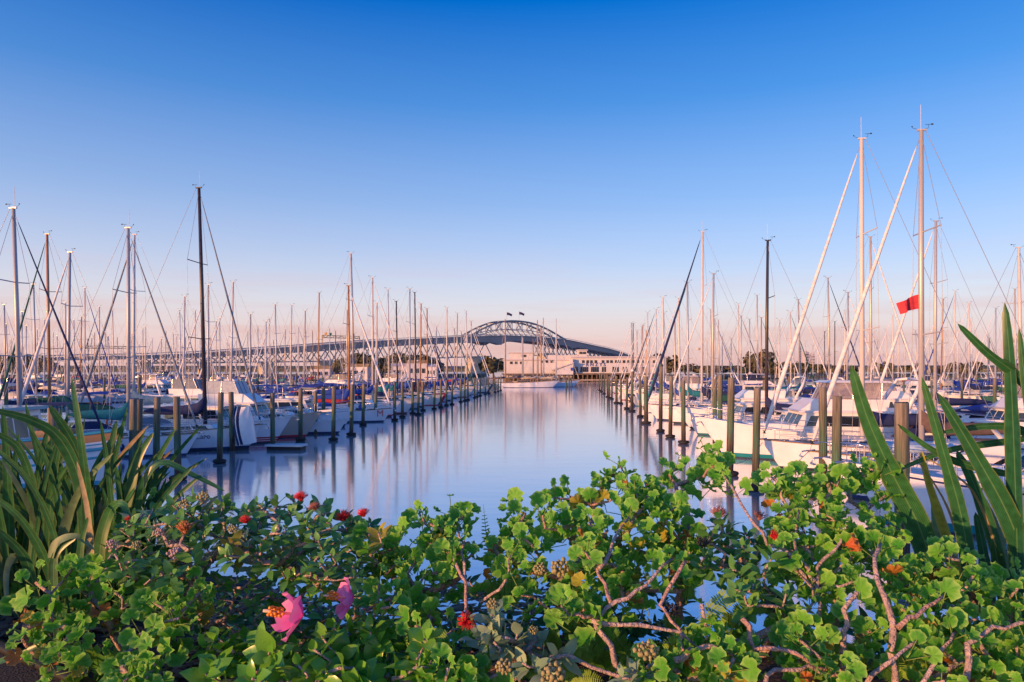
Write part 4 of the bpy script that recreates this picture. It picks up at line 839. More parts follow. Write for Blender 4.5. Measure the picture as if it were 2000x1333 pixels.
RN2 = {-51.5: 'second row', -70: 'third row', -103.5: 'fourth row', 40.5: 'second row', 57.5: 'third row', 92: 'fourth row'}
def far_pile(u, v, side):
    t = thing('mooring_pile', f'mooring pile by the {RN2[v]} of boats {side} of the fairway', 'pile', UV(u, v), rnd(0, 6), f'piles among the farther rows {side}')
    s = put('shaft', random.choice(SHAFTS), t, PILE); s.location.z = rnd(-.9, -.3)
for v in (-51.5, -70, -103.5, 40.5, 57.5, 92):
    u = 58
    while u < 215:
        if inview(u, v, .76) and random.random() < .75: far_pile(u, v, 'left' if v < 0 else 'right')
        u += 10+rnd(-2, 2)
for px, yb, yt, lab in ((1106, 760, 736, 'leftmost'), (1112, 760, 735, 'middle'), (1116, 757, 736, 'rightmost')):
    pile(px, yb, yt, f'{lab} of three yellowish piles below the clubhouse stair', None, False, None, None, 1.3)
# mooring lines from the bows of the nearest boats to their piles
ROPE = M('mooring_rope', (.45, .42, .40), .9)
def line_(a, b, lab, sag=.4):
    pts = [a.lerp(b, u)-Vector((0, 0, sag*4*u*(1-u))) for u in (0, .2, .4, .6, .8, 1)]
    tag(put('mooring_line', MB().tube(pts, .016, 5), None, ROPE), lab, 'rope')
line_(P(1582, 880, 33)+Vector((0, 0, 0)), P(1475, 925, 30.9), 'slack mooring line from the grey-sailed yacht to the nearest right pile')
line_(P(1489, 865, 38), P(1425, 905, 35.4), 'mooring line from the white-sailed yacht to the reddish right pile')
line_(P(385, 885, 43.3), P(429, 890, 40), 'mooring line from the white yacht bow to the second left pile')
# ------------------------------------------------------------------ foreground planting
import numpy as np
def leaf_mat(name, col, col2, edge=None, rough=.45, trans=.35, vein=None, spec=.5):
    m = bpy.data.materials.new(name); m.use_nodes = True; t = m.node_tree; b = t.nodes['Principled BSDF']; o = t.nodes['Material Output']; L_ = t.links.new; N_ = t.nodes.new
    oi = N_('ShaderNodeObjectInfo'); at = N_('ShaderNodeAttribute'); at.attribute_name = 'rand'
    ad = N_('ShaderNodeMath'); ad.operation = 'ADD'; L_(oi.outputs['Random'], ad.inputs[0]); L_(at.outputs['Fac'], ad.inputs[1])
    fr = N_('ShaderNodeMath'); fr.operation = 'FRACT'; L_(ad.outputs[0], fr.inputs[0])
    mx = N_('ShaderNodeMix'); mx.data_type = 'RGBA'; L_(fr.outputs[0], mx.inputs['Factor']); mx.inputs['A'].default_value = (*col, 1); mx.inputs['B'].default_value = (*col2, 1)
    src = mx.outputs['Result']
    co = N_('ShaderNodeTexCoord'); n = N_('ShaderNodeTexNoise'); n.inputs['Scale'].default_value = 45; n.inputs['Detail'].default_value = 3; L_(co.outputs['Object'], n.inputs['Vector'])
    mr = N_('ShaderNodeMapRange'); mr.inputs['From Min'].default_value = .3; mr.inputs['From Max'].default_value = .7; mr.inputs['To Min'].default_value = .75; mr.inputs['To Max'].default_value = 1.25; L_(n.outputs['Fac'], mr.inputs['Value'])
    mu = N_('ShaderNodeMix'); mu.data_type = 'RGBA'; mu.blend_type = 'MULTIPLY'; mu.inputs['Factor'].default_value = 1; L_(src, mu.inputs['A']); L_(mr.outputs[0], mu.inputs['B']); src = mu.outputs['Result']
    if edge:
        ea = N_('ShaderNodeAttribute'); ea.attribute_name = 'edge'; em = N_('ShaderNodeMix'); em.data_type = 'RGBA'
        pw = N_('ShaderNodeMath'); pw.operation = 'POWER'; L_(ea.outputs['Fac'], pw.inputs[0]); pw.inputs[1].default_value = 14 if vein else 2.5
        if vein:
            sn = N_('ShaderNodeMath'); sn.operation = 'SINE'; sk = N_('ShaderNodeMath'); sk.operation = 'MULTIPLY'; sk.inputs[1].default_value = 42; L_(ea.outputs['Fac'], sk.inputs[0]); L_(sk.outputs[0], sn.inputs[0])
            sr = N_('ShaderNodeMapRange'); sr.inputs['From Min'].default_value = -1; sr.inputs['To Min'].default_value = .72; sr.inputs['To Max'].default_value = 1.2; L_(sn.outputs[0], sr.inputs['Value'])
            sm_ = N_('ShaderNodeMix'); sm_.data_type = 'RGBA'; sm_.blend_type = 'MULTIPLY'; sm_.inputs['Factor'].default_value = 1; L_(src, sm_.inputs['A']); L_(sr.outputs[0], sm_.inputs['B']); src = sm_.outputs['Result']
            vr = N_('ShaderNodeMapRange'); vr.inputs['From Min'].default_value = .12; vr.inputs['From Max'].default_value = .0; vr.inputs['To Max'].default_value = .45; L_(ea.outputs['Fac'], vr.inputs['Value'])
            vm = N_('ShaderNodeMix'); vm.data_type = 'RGBA'; L_(vr.outputs[0], vm.inputs['Factor']); L_(src, vm.inputs['A']); vm.inputs['B'].default_value = (.22, .38, .16, 1); src = vm.outputs['Result']
        L_(pw.outputs[0], em.inputs['Factor']); L_(src, em.inputs['A']); em.inputs['B'].default_value = (*edge, 1); src = em.outputs['Result']
    L_(src, b.inputs['Base Color']); b.inputs['Roughness'].default_value = rough; b.inputs['Specular IOR Level'].default_value = spec
    tr = N_('ShaderNodeBsdfTranslucent'); L_(src, tr.inputs['Color']); ms = N_('ShaderNodeMixShader'); ms.inputs[0].default_value = trans
    L_(b.outputs[0], ms.inputs[1]); L_(tr.outputs[0], ms.inputs[2]); L_(ms.outputs[0], o.inputs['Surface']); return m
PELM = leaf_mat('pelargonium_leaf', (.075, .36, .035), (.20, .54, .06), (.38, .68, .17), .5, .42, spec=.3)
PELD = leaf_mat('pelargonium_old_leaf', (.55, .22, .03), (.62, .12, .07), (.6, .3, .1), .6, .35)
PELY = leaf_mat('pelargonium_yellow_leaf', (.34, .38, .04), (.42, .32, .03), (.45, .42, .1), .6, .35)
POHM = leaf_mat('pohutukawa_leaf', (.065, .24, .07), (.16, .39, .09), None, .3, .25)
POHS = leaf_mat('pohutukawa_silver_leaf', (.22, .38, .23), (.34, .46, .28), None, .5, .25)
HIBM = leaf_mat('hibiscus_leaf', (.09, .32, .035), (.22, .52, .06), None, .25, .3)
FERNM = leaf_mat('fern_leaflet', (.09, .28, .04), (.28, .48, .07), None, .5, .4)
FLX = leaf_mat('flax_blade', (.020, .115, .048), (.045, .18, .055), (.20, .24, .08), .34, .22, True)
FLXD = leaf_mat('flax_dry_blade', (.30, .22, .11), (.38, .30, .15), None, .7, .2)
FLXP = leaf_mat('flax_pale_blade', (.16, .26, .16), (.20, .30, .10), None, .5, .25)
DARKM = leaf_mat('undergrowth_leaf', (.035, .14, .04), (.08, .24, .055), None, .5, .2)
WOOD = M('shrub_wood', (.52, .39, .38), .85, var=.4, vscale=40, bump=.9, bscale=120)
WOODR = M('shrub_wood_reddish', (.52, .33, .30), .8, var=.4, vscale=40, bump=.9, bscale=120)
class Leaf:
    def __init__(s, name, v, f, edge): s.name, s.v, s.f, s.edge = name, np.array(v, float), f, np.array(edge, float); s.me = None
    def mesh(s):
        if s.me is None:
            me = bpy.data.meshes.new(s.name); me.from_pydata([tuple(x) for x in s.v], [], s.f); me.polygons.foreach_set('use_smooth', [True]*len(s.f))
            a = me.attributes.new('edge', 'FLOAT', 'POINT'); a.data.foreach_set('value', s.edge); me.materials.append(None); me.update(); s.me = me
        return s.me
def pel_leaf(seed):
    q = random.Random(seed); n = 20; A = radians(q.uniform(150, 168)); v = [(0, 0, 0)]; e = [0.0]; f = []; cup = q.uniform(.15, .5); ph = q.uniform(0, 6); bend = q.uniform(-.2, .25)
    for rr in (.5, 1.0):
        for k in range(n+1):
            a = -A+2*A*k/n; lob = abs(cos(3.5*a+.0)); r = (.86+.16*lob+q.uniform(-.03, .03))*rr*(1.0 if rr == .5 else 1)
            if rr == 1.0 and k % 2: r *= .93
            x = r*sin(a); y = .18+r*cos(a)*.92 if rr else 0; z = cup*rr*rr*.7+(.17*cos(7*a+ph)*rr*rr)+bend*x*rr*.6+(.05*(1 if k % 2 else -1) if rr == 1 else 0)
            v.append((x, y-.18*(1-rr)*.5, z)); e.append(rr**2 if rr == 1 else .12)
    for k in range(n): f.append((0, 2+k, 1+k)); f.append((1+k, 2+k, n+3+k, n+2+k))
    return Leaf('leaf', v, f, e)
def oval_leaf(seed, wd=.5, curl=.25, tip=1.0, n=5, fold=.15):
    q = random.Random(seed); v = []; f = []; e = []
    for k in range(n+1):
        u = k/n; w_ = wd*.5*sin(pi*min(1, u**.85))**(.75 if tip < 1 else .95)*(1 if u < .99 else 0)+.012; z = -curl*u*u
        for s_ in (-1, 0, 1): v.append((s_*w_, u, z+abs(s_)*fold*w_+.02*sin(9*u+seed)*s_)); e.append(abs(s_))
    for k in range(n):
        for j in (0, 1): a = 3*k+j; f.append((a, a+1, a+4, a+3))
    return Leaf('leaf', v, f, e)
PELL = [pel_leaf(i) for i in range(6)]
POHL = [oval_leaf(i, .52, .15+.1*i, 0) for i in range(4)]
HIBL = [oval_leaf(i+9, .62, .25+.1*i, 1, 5, .25) for i in range(3)]
def frame(pos, ydir, zdir, s):
    y = ydir.normalized(); x = y.cross(zdir); x = x.normalized() if x.length > 1e-5 else y.orthogonal().normalized(); z = x.cross(y)
    m = Matrix(((x.x, y.x, z.x, pos.x), (x.y, y.y, z.y, pos.y), (x.z, y.z, z.z, pos.z), (0, 0, 0, 1)))
    return m @ Matrix.Diagonal((s, s, s, 1))
def foliage(root, items, mats_extra=None, limit=290, name='leaf', stuffname='inner_foliage'):
    """items: (matrix in world space, Leaf, material). The nearest become leaves of their own, the rest one mass."""
    inv = Matrix.Translation(-root.location)
    items = sorted(items, key=lambda it: (it[0].translation-camo.location).length)
    for m, lf, mat in items[:limit]: put(name, lf.mesh(), root, mat, mat4=inv @ m)
    rest = items[limit:]; bym = {}
    for it in rest: bym.setdefault(it[2].name, []).append(it)
    for mn, its in bym.items():
        V = []; Fc = []; E = []; Rn = []; o = 0
        for m, lf, mat in its:
            A = np.array(inv @ m); V.append(lf.v @ A[:3, :3].T+A[:3, 3]); Fc += [tuple(i+o for i in f) for f in lf.f]; E.append(lf.edge); Rn.append(np.full(len(lf.v), random.random())); o += len(lf.v)
        me = bpy.data.meshes.new(stuffname); me.from_pydata(np.concatenate(V).tolist(), [], Fc); me.polygons.foreach_set('use_smooth', [True]*len(Fc))
        me.attributes.new('edge', 'FLOAT', 'POINT').data.foreach_set('value', np.concatenate(E)); me.attributes.new('rand', 'FLOAT', 'POINT').data.foreach_set('value', np.concatenate(Rn))
        me.materials.append(None); me.update(); put(stuffname, me, root, its[0][2])['kind'] = 'stuff'
def branches(root, base, tips, mat, r_tip=.0035, kink=.02, rmax=.02, bases=None):
    """grow one woody skeleton from the base to every tip; returns arrival direction at each tip"""
    nodes = [Vector(base)]; par = [-1]; order = sorted(range(len(tips)), key=lambda i: (tips[i]-base).length); end = {}
    for extra in (bases or []): nodes.append(Vector(extra)); par.append(0)
    for i in order:
        t = tips[i]; best = None
        for k, nn in enumerate(nodes):
            d = (t-nn); c = d.length+(.5*max(0, nn.z-t.z+.03))+.25*max(0, (nn-t).dot(Vector((0, 0, 1))))
            if best is None or c < best[0]: best = (c, k)
        k = best[1]; a = nodes[k]; n = max(2, int((t-a).length/.045)); prev = k
        side = Vector((rnd(-1, 1), rnd(-1, 1), rnd(-.3, .3)))*kink
        for j in range(1, n+1):
            u = j/n; p = a.lerp(t, u)+Vector((0, 0, -.22*(t-a).length*sin(pi*u)*.35))+side*sin(pi*u)+(Vector((rnd(-1, 1), rnd(-1, 1), rnd(-1, 1)))*kink*.35 if j < n else Vector())
            nodes.append(p); par.append(prev); prev = len(nodes)-1
        end[i] = prev
    cnt = [0.0]*len(nodes)
    for i, k in end.items():
        while k >= 0: cnt[k] += 1; k = par[k]
    rad = [min(rmax, r_tip*(max(1, c)**.45)) for c in cnt]
    kids = {}
    for k, p in enumerate(par): kids.setdefault(p, []).append(k)
    mb = MB(); stack = [(0, None)]; seen = []
    def chain(start, frm):
        pts = [frm, start] if frm is not None else [start]; k = start
        while True:
            ch = sorted(kids.get(k, []), key=lambda c: -cnt[c])
            if not ch: break
            for c in ch[1:]: stack.append((c, k))
            k = ch[0]; pts.append(k)
        return pts
    while stack:
        st, fr = stack.pop(); pts = chain(st, fr)
        if len(pts) < 2: continue
        rr = [rad[p] for p in pts]
        if fr is not None: rr[0] = rr[1]
        mb.tube([nodes[p]-root.location for p in pts], rr, 6)
    put('branches', mb, root, mat)
    return [(nodes[end[i]]-nodes[par[end[i]]]).normalized() for i in range(len(tips))]
def dep(py, j=.10): return 1.52+(1333-py)/440*.62+rnd(-j*.6, j)
def ground_base(px, D): return Vector(((px-1000)/F*D, D, GND-.05))
petiole = []
def pel_plant(label, tips_px, base_px, base_D=1.95, nl=(5, 8), size=(.018, .036), extra=.3, stems=(), lim=290):
    base = ground_base(base_px, base_D); root = thing('pelargonium_shrub', label, 'shrub', base)
    tips = []; tips_px = list(tips_px)
    for t in list(tips_px):
        if random.random() < extra: tips_px.append((t[0]+rnd(-34, 34), min(1335, t[1]+rnd(14, 52))))
    for t in tips_px:
        D = dep(t[1]) if len(t) < 3 else t[2]; tips.append(P(t[0], t[1]+8, D))
    ends = [(P(*st[1][-1]), (P(*st[1][-1])-P(*st[1][-2])).normalized()) for st in stems]
    dirs = branches(root, base, tips, random.choice([WOOD, WOODR]), .0036, .034, .011)
    items = []; pm = MB()
    for tp, d in list(zip(tips, dirs))+ends:
        up = (d*.6+Vector((rnd(-.3, .3), rnd(-.3, .3), .9))).normalized(); n = random.randint(*nl); ph = rnd(0, 6); old = random.random(); x = up.orthogonal().normalized(); y = up.cross(x)
        for k in range(n):
            a = ph+k*2.4+rnd(-.4, .4); u = (k+.5)/n; outw = (x*cos(a)+y*sin(a)); tilt = rnd(.2, .75)+.75*u
            dr = (up*cos(tilt)+outw*sin(tilt)).normalized(); Lp = rnd(.02, .06); root_p = tp-up*(.085*u*rnd(.6, 1.2)); at = root_p+dr*Lp
            fan = random.random(); cb = Vector((-.35, -.8, .25))
            if fan < .6: yd = dr*.8+up*rnd(.0, .6); zd = up*.45-outw*.35+cb*rnd(.1, .9)
            else: yd = outw*.7+up*rnd(-.7, .1); zd = up*.6+outw*.5+cb*rnd(.0, .7)
            jit = Vector((rnd(-.5, .5), rnd(-.5, .4), rnd(-.4, .4))); yd = (yd+jit*.7).normalized(); zd = (zd+jit*.8).normalized()
            s = rnd(*size)*(.7+.35*min(1, u*1.6)); mt = PELM
            if u > .75 and old < .35: mt = PELD if random.random() < .45 else PELY; s *= .8
            items.append((frame(at, yd, zd, s), random.choice(PELL), mt)); pm.tube([root_p-root.location, at-root.location], .0012, 4)
    for st in stems:
        W = [P(x, y+rnd(-3, 3), D) for x, y, D in st[1]]; pts = []
        for k in range(len(W)-1):
            for f in (0, .33, .66): pts.append(W[k].lerp(W[k+1], f)+Vector((rnd(-1, 1), rnd(-1, 1), rnd(-1, 1)))*.006)
        pts.append(W[-1]); put('stem', MB().tube([p-root.location for p in pts], [st[0]*(1-.5*k/len(pts))*rnd(.9, 1.15) for k in range(len(pts))], 7), root, random.choice([WOOD, WOODR]))
    put('petioles', pm, root, M('petiole_green', (.16, .26, .06), .6))['kind'] = 'stuff'
    foliage(root, items, limit=lim); return root
random.seed(101)
PEL = {
 'left': [(140, 1105), (70, 1130), (50, 1175), (45, 1225), (135, 1248), (85, 1262), (105, 1215)],
 'leftmid': [(175, 1135), (200, 1112), (225, 1150), (178, 1162), (325, 1145), (300, 1168), (370, 1175), (350, 1200), (337, 1225), (275, 1230), (295, 1280), (240, 1300), (250, 1318), (262, 990, 2.25), (285, 985, 2.25), (250, 1008, 2.2), (240, 1180), (390, 1150)],
 'mid': [(720, 1035), (775, 1042), (820, 998, 2.1), (838, 1015), (862, 1037), (880, 992, 2.1), (905, 1003, 2.05), (750, 1072), (782, 1084), (812, 1090), (762, 1110), (800, 1122), (782, 1152), (762, 1178), (825, 1152), (837, 1196), (812, 1215), (877, 1075), (888, 1126), (930, 1060), (850, 1060), (855, 1110), (740, 1130), (905, 1090)],
 'midlow': [(875, 1296), (862, 1324), (864, 1284), (912, 1300), (888, 1324), (955, 1307), (930, 1328), (845, 1305)],
 'centre': [(995, 985, 2.1), (1025, 1000, 2.05), (1005, 1020), (1025, 1046), (990, 1046), (975, 1078), (1042, 1060), (1040, 1108), (1080, 965, 2.2), (1112, 962, 2.2), (1060, 1000), (1117, 1017), (1087, 1027), (1150, 1015), (1137, 1052), (1157, 975, 2.2), (1157, 1066), (1100, 1141), (1125, 1160), (1150, 1170), (1178, 1176), (1195, 920, 2.3), (1207, 897, 2.32), (1175, 930, 2.3), (1207, 958), (1225, 945), (1242, 962), (1262, 940), (1276, 953), (1262, 982), (1212, 1064), (1225, 1032), (1187, 1028)],
 'centreright': [(1307, 920, 2.25), (1320, 908, 2.28), (1395, 887, 2.3), (1380, 878, 2.3), (1405, 900, 2.28), (1320, 984), (1340, 996), (1290, 996), (1307, 1022), (1300, 1038), (1275, 1034), (1345, 1030), (1212, 1122), (1232, 1135), (1320, 1075), (1270, 1075), (1345, 1070), (1195, 1095), (1160, 1105)],
 'right': [(1512, 925), (1497, 915), (1550, 930), (1567, 920), (1577, 942), (1597, 928), (1525, 962), (1550, 996), (1530, 1012), (1563, 1013), (1515, 1034), (1545, 1052), (1537, 1080), (1696, 907), (1680, 915), (1721, 918), (1729, 960), (1617, 930), (1606, 965), (1640, 926), (1660, 945), (1628, 983), (1613, 998), (1714, 1015), (1732, 1016), (1703, 1048), (1628, 1036), (1648, 1032), (1636, 1044), (1607, 1133), (1640, 1141), (1707, 1068), (1672, 1126), (1590, 1060), (1590, 1085), (1665, 1080)],
 'rightend': [(1767, 1092), (1787, 1111), (1812, 1083), (1838, 1080), (1862, 1077), (1762, 1121), (1825, 1106), (1856, 1108), (1787, 1141), (1862, 1141), (1762, 1181), (1825, 1171), (1862, 1176), (1900, 1117), (1930, 1115), (1988, 1141), (1990, 1176), (1974, 1182), (1858, 1208), (1880, 1226), (1812, 1226), (1870, 1251), (1882, 1283), (1921, 1263), (1962, 1271), (1957, 1301), (1985, 1255), (1845, 1323), (1812, 1323), (1937, 1321), (1988, 1322), (1910, 1200), (1940, 1230), (1720, 1150), (1995, 1110)],
 'lowcentre': [(1290, 1283), (1302, 1306), (1267, 1298), (1330, 1320), (1412, 1241), (1437, 1251), (1407, 1271), (1425, 1296), (1450, 1298), (1555, 1216), (1571, 1226), (1560, 1241), (1600, 1258), (1540, 1205), (1700, 1225), (1690, 1260), (1655, 1310)]}
pel_plant('scalloped-leaf pelargonium over the mulch in the bottom left corner', PEL['left'], 100, 1.9)
pel_plant('pelargonium with broad bright leaves right of the left flax base', PEL['leftmid'], 290, 1.95)
pel_plant('pelargonium mound left of the vertical brown fern frond', PEL['mid'], 830, 2.0, extra=.15, stems=[(.005, [(828, 1330, 1.62), (840, 1270, 1.66), (870, 1240, 1.68), (895, 1230, 1.7)]), (.005, [(915, 1215, 1.75), (910, 1140, 1.78), (880, 1085, 1.85), (830, 1055, 1.95)]), (.0045, [(912, 1160, 1.78), (905, 1080, 1.85), (895, 1030, 1.95)]), (.0045, [(940, 1180, 1.8), (990, 1130, 1.8), (1000, 1080, 1.85)])])
pel_plant('small pelargonium at the bottom edge left of the grey-leaved twig', PEL['midlow'], 890, 1.8)
pel_plant('tall pelargonium with pinkish stems in the middle of the foreground', PEL['centre'], 1150, 2.0, extra=.15, stems=[(.0075, [(1222, 1345, 1.62), (1190, 1260, 1.62), (1158, 1212, 1.63), (1150, 1192, 1.65)]), (.005, [(1156, 1212, 1.63), (1112, 1200, 1.62), (1096, 1180, 1.64)]), (.006, [(1158, 1212, 1.63), (1200, 1178, 1.64), (1262, 1138, 1.66), (1312, 1090, 1.72)]), (.005, [(1195, 1180, 1.64), (1172, 1120, 1.7), (1142, 1080, 1.75)]), (.005, [(1175, 1115, 1.7), (1200, 1060, 1.8), (1230, 1010, 1.9)]), (.0055, [(1152, 1215, 1.62), (1250, 1222, 1.6), (1330, 1235, 1.6), (1385, 1275, 1.6)])])
pel_plant('pelargonium shoots against the water below the right row of piles', PEL['centreright'], 1290, 2.05)
pel_plant('leggy pelargonium with orange old leaves left of the right flax', PEL['right'], 1640, 2.0, extra=.1, stems=[(.0085, [(1636, 1345, 1.66), (1648, 1230, 1.66), (1650, 1190, 1.67), (1682, 1145, 1.7)]), (.006, [(1590, 1140, 1.8), (1570, 1100, 1.82), (1500, 1060, 1.86), (1460, 1010, 1.92), (1415, 930, 2.1)]), (.006, [(1592, 1150, 1.8), (1600, 1110, 1.82), (1640, 1060, 1.85), (1655, 1030, 1.9)]), (.005, [(1590, 1150, 1.8), (1560, 1110, 1.8), (1555, 1060, 1.85), (1560, 1000, 1.95)]), (.006, [(1600, 1240, 1.74), (1600, 1180, 1.76), (1590, 1145, 1.8)])])
pel_plant('dense pelargonium mound at the foot of the right flax', PEL['rightend'], 1860, 1.95, extra=.12, stems=[(.008, [(1744, 1350, 1.55), (1747, 1240, 1.56), (1732, 1172, 1.6), (1707, 1112, 1.66), (1720, 1060, 1.75)]), (.006, [(1748, 1228, 1.56), (1790, 1200, 1.57), (1842, 1166, 1.6)]), (.007, [(1880, 1345, 1.5), (1896, 1262, 1.52), (1936, 1226, 1.54), (2010, 1218, 1.55)]), (.0055, [(1690, 1345, 1.52), (1742, 1285, 1.53), (1790, 1252, 1.56)]), (.0055, [(1785, 1350, 1.5), (1838, 1282, 1.52), (1862, 1238, 1.55)])])
pel_plant('low pelargonium rosettes on crooked stems along the bottom edge', PEL['lowcentre'], 1480, 1.85, extra=.1, stems=[(.008, [(1320, 1290, 1.56), (1345, 1272, 1.56), (1390, 1264, 1.57), (1430, 1280, 1.57)]), (.0065, [(1452, 1200, 1.62), (1475, 1270, 1.58), (1550, 1277, 1.56), (1615, 1308, 1.54)]), (.0055, [(1340, 1090, 1.7), (1285, 1180, 1.64), (1330, 1232, 1.6), (1335, 1275, 1.57)]), (.005, [(1430, 1290, 1.55), (1405, 1345, 1.53)]), (.006, [(1480, 1345, 1.52), (1510, 1315, 1.53), (1580, 1300, 1.54), (1650, 1330, 1.54)]), (.005, [(1370, 1180, 1.64), (1380, 1250, 1.6)])])
# the planting runs on past both sides of the picture
pel_plant('pelargonium hedge running on beyond the right edge', [(rnd(2030, 2650), rnd(1100, 1320)) for _ in range(46)], 2300, 1.95, extra=.2, lim=30)
pel_plant('pelargonium hedge running on beyond the left edge', [(rnd(-560, -40), rnd(1090, 1230), rnd(2.0, 2.4)) for _ in range(36)], -250, 2.2, extra=.2, lim=30)
# ------------------------------------------------------------------ pohutukawa, hibiscus
def inside(poly, x, y):
    c = False; j = len(poly)-1
    for i in range(len(poly)):
        (xi, yi), (xj, yj) = poly[i], poly[j]
        if (yi > y) != (yj > y) and x < (xj-xi)*(y-yi)/(yj-yi)+xi: c = not c
        j = i
    return c
def scatter(poly, d, n=4000):
    xs_ = [p[0] for p in poly]; ys_ = [p[1] for p in poly]; out_ = []
    for _ in range(n):
        x = rnd(min(xs_), max(xs_)); y = rnd(min(ys_), max(ys_))
        if inside(poly, x, y) and all((x-a)**2+(y-b)**2 > d*d for a, b in out_): out_.append((x, y))
    return out_
def twig_plant(name, label, pts, base_px, base_D, leafset, matf, ln=(.03, .05), n=(6, 9), wood=WOOD, spread=.12, depth=None, rmax=.02, whorl=True, bases=None):
    base = ground_base(base_px, base_D); root = thing(name, label, 'shrub', base)
    tips = [P(x, y, (depth(y) if depth else dep(y, spread))) for x, y in pts]
    dirs = branches(root, base, tips, wood, .0026, .025, rmax, bases)
    items = []
    for tp, d in zip(tips, dirs):
        up = (d*.7+Vector((rnd(-.4, .4), rnd(-.6, .2), .6))).normalized(); m_ = random.randint(*n); ph = rnd(0, 6); mt = matf()
        for k in range(m_):
            u = k/m_; a = ph+(k//2)*pi/2+(k % 2)*pi+rnd(-.2, .2) if whorl else ph+2.4*k; tilt = .35+.9*u
            x = up.orthogonal().normalized(); y = up.cross(x); ow = x*cos(a)+y*sin(a); yd = up*cos(tilt)+ow*sin(tilt)+Vector((0, 0, -.1))
            at = tp-up*(.045*u); items.append((frame(at+ow*.003, yd, (up*.8-ow*.5).normalized(), rnd(*ln)*(.6+.5*min(1, 2*u))), random.choice(leafset), mt))
    foliage(root, items); return root
random.seed(202)
PO1 = [(235, 1005), (300, 992), (360, 968), (400, 965), (470, 985), (560, 972), (640, 985), (740, 1030), (755, 1090), (700, 1130), (620, 1128), (520, 1108), (440, 1090), (380, 1120), (300, 1150), (240, 1130), (210, 1070)]
def pm_(): return POHM if random.random() < .86 else (POHS if random.random() < .6 else PELY)
po1 = twig_plant('pohutukawa_shrub', 'dark small-leaved coastal shrub with red brush flowers left of centre', scatter(PO1, 17), 440, 2.1, POHL, pm_, (.030, .048), spread=.2, rmax=.016)
po1b = twig_plant('pohutukawa_shrub', 'shaded lower twigs and leaves of coastal shrub behind the pink hibiscus', scatter([(380, 1130), (520, 1110), (700, 1130), (760, 1180), (700, 1250), (600, 1300), (450, 1290), (400, 1220)], 20), 470, 2.15, POHL, lambda: POHM if random.random() < .7 else HIBM, (.028, .044), n=(4, 7), spread=.3, depth=lambda y: rnd(1.85, 2.2), rmax=.013)
po2 = twig_plant('pohutukawa_shrub', 'grey-green young coastal shrub with seed clusters at the bottom centre', [(960, 1200), (975, 1215), (955, 1235), (985, 1245), (965, 1255), (1000, 1262), (975, 1280), (1045, 1248), (1010, 1230), (930, 1240), (1060, 1320), (1240, 1310), (1255, 1330), (1215, 1325), (1330, 1245), (1070, 1290), (1020, 1295), (1110, 1280)], 1010, 1.9, POHL, lambda: POHS, (.036, .055), spread=.06)
po3 = twig_plant('pohutukawa_shrub', 'dark glossy coastal shrub with black seed heads right of centre', scatter([(1345, 1050), (1400, 1010), (1440, 1030), (1500, 1060), (1560, 1120), (1600, 1180), (1540, 1210), (1450, 1190), (1400, 1120), (1350, 1120)], 24)+[(1405, 1010), (1395, 1040)], 1470, 2.05, POHL, lambda: POHM, (.034, .052), spread=.15)
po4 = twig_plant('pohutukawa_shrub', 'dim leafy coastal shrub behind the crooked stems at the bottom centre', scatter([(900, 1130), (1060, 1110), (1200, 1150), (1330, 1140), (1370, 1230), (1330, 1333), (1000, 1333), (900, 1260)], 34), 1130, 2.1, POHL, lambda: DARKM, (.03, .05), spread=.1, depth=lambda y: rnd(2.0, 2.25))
HB = scatter([(400, 1235), (520, 1245), (600, 1255), (640, 1215), (700, 1212), (770, 1235), (840, 1240), (850, 1290), (820, 1333), (390, 1333)], 27)
hib = twig_plant('hibiscus_shrub', 'bright glossy hibiscus with large pink flowers at the lower left', HB, 640, 1.8, HIBL, lambda: HIBM, (.040, .068), n=(5, 8), spread=.1, whorl=False)
PINK = leaf_mat('hibiscus_petal', (.80, .10, .50), (.86, .17, .56), (.92, .40, .68), .6, .3); ANTH = M('stamen_orange', (.75, .28, .03), .7); PALE = M('pistil_pale', (.8, .55, .4), .6)
def petal(seed):
    q = random.Random(seed); v = []; f = []; e = []; n = 6
    for k in range(n+1):
        u = k/n; w_ = .09+.37*sin(min(1, u*1.05)*pi*.56)**1.2*(1 if u < .95 else .8)
        for j in range(5):
            s_ = j/2-1; v.append((s_*w_, u-.08*s_*s_*u+(.04*sin(5*s_+seed) if u > .8 else 0), (.30*u*u-.25*max(0, u-.6))+.10*sin(7*s_+4*u+2*seed)*u*u)); e.append(u*.8)
    for k in range(n):
        for j in range(4): a = 5*k+j; f.append((a, a+1, a+6, a+5))
    return Leaf('petal', v, f, e)
PET = [petal(i) for i in range(3)]
def hib_flower(px, py, D, face, size):
    fl = bpy.data.objects.new('flower', None); COL.objects.link(fl); fl.parent = hib; p = P(px, py, D); fl.location = p-hib.location; fl.rotation_euler = Vector(face).to_track_quat('Z', 'Y').to_euler()
    for k in range(5):
        o = put('petal', random.choice(PET).mesh(), fl, PINK, mat4=Matrix.Rotation(k*2*pi/5+.2, 4, 'Z') @ Matrix.Rotation(radians(28+rnd(-14, 22)), 4, 'X') @ Matrix.Rotation(rnd(-.2, .2), 4, 'Y') @ Matrix.Diagonal((size, size, size, 1)))
    put('pistil', MB().tube([(0, 0, 0), (0, 0, size*.8), (.1*size, 0, size*1.35)], size*.05, 6), fl, PALE)
    an = MB()
    for k in range(26): a = k*2.4; z = size*(.7+.5*k/26); an.ball((cos(a)*size*.13, sin(a)*size*.13, z), size*.06, 5, 4)
    put('stamens', an, fl, ANTH)['kind'] = 'stuff'
hib_flower(592, 1203, 1.58, (-.85, -.42, .3), .068); hib_flower(690, 1170, 1.66, (-.88, -.35, .25), .054)
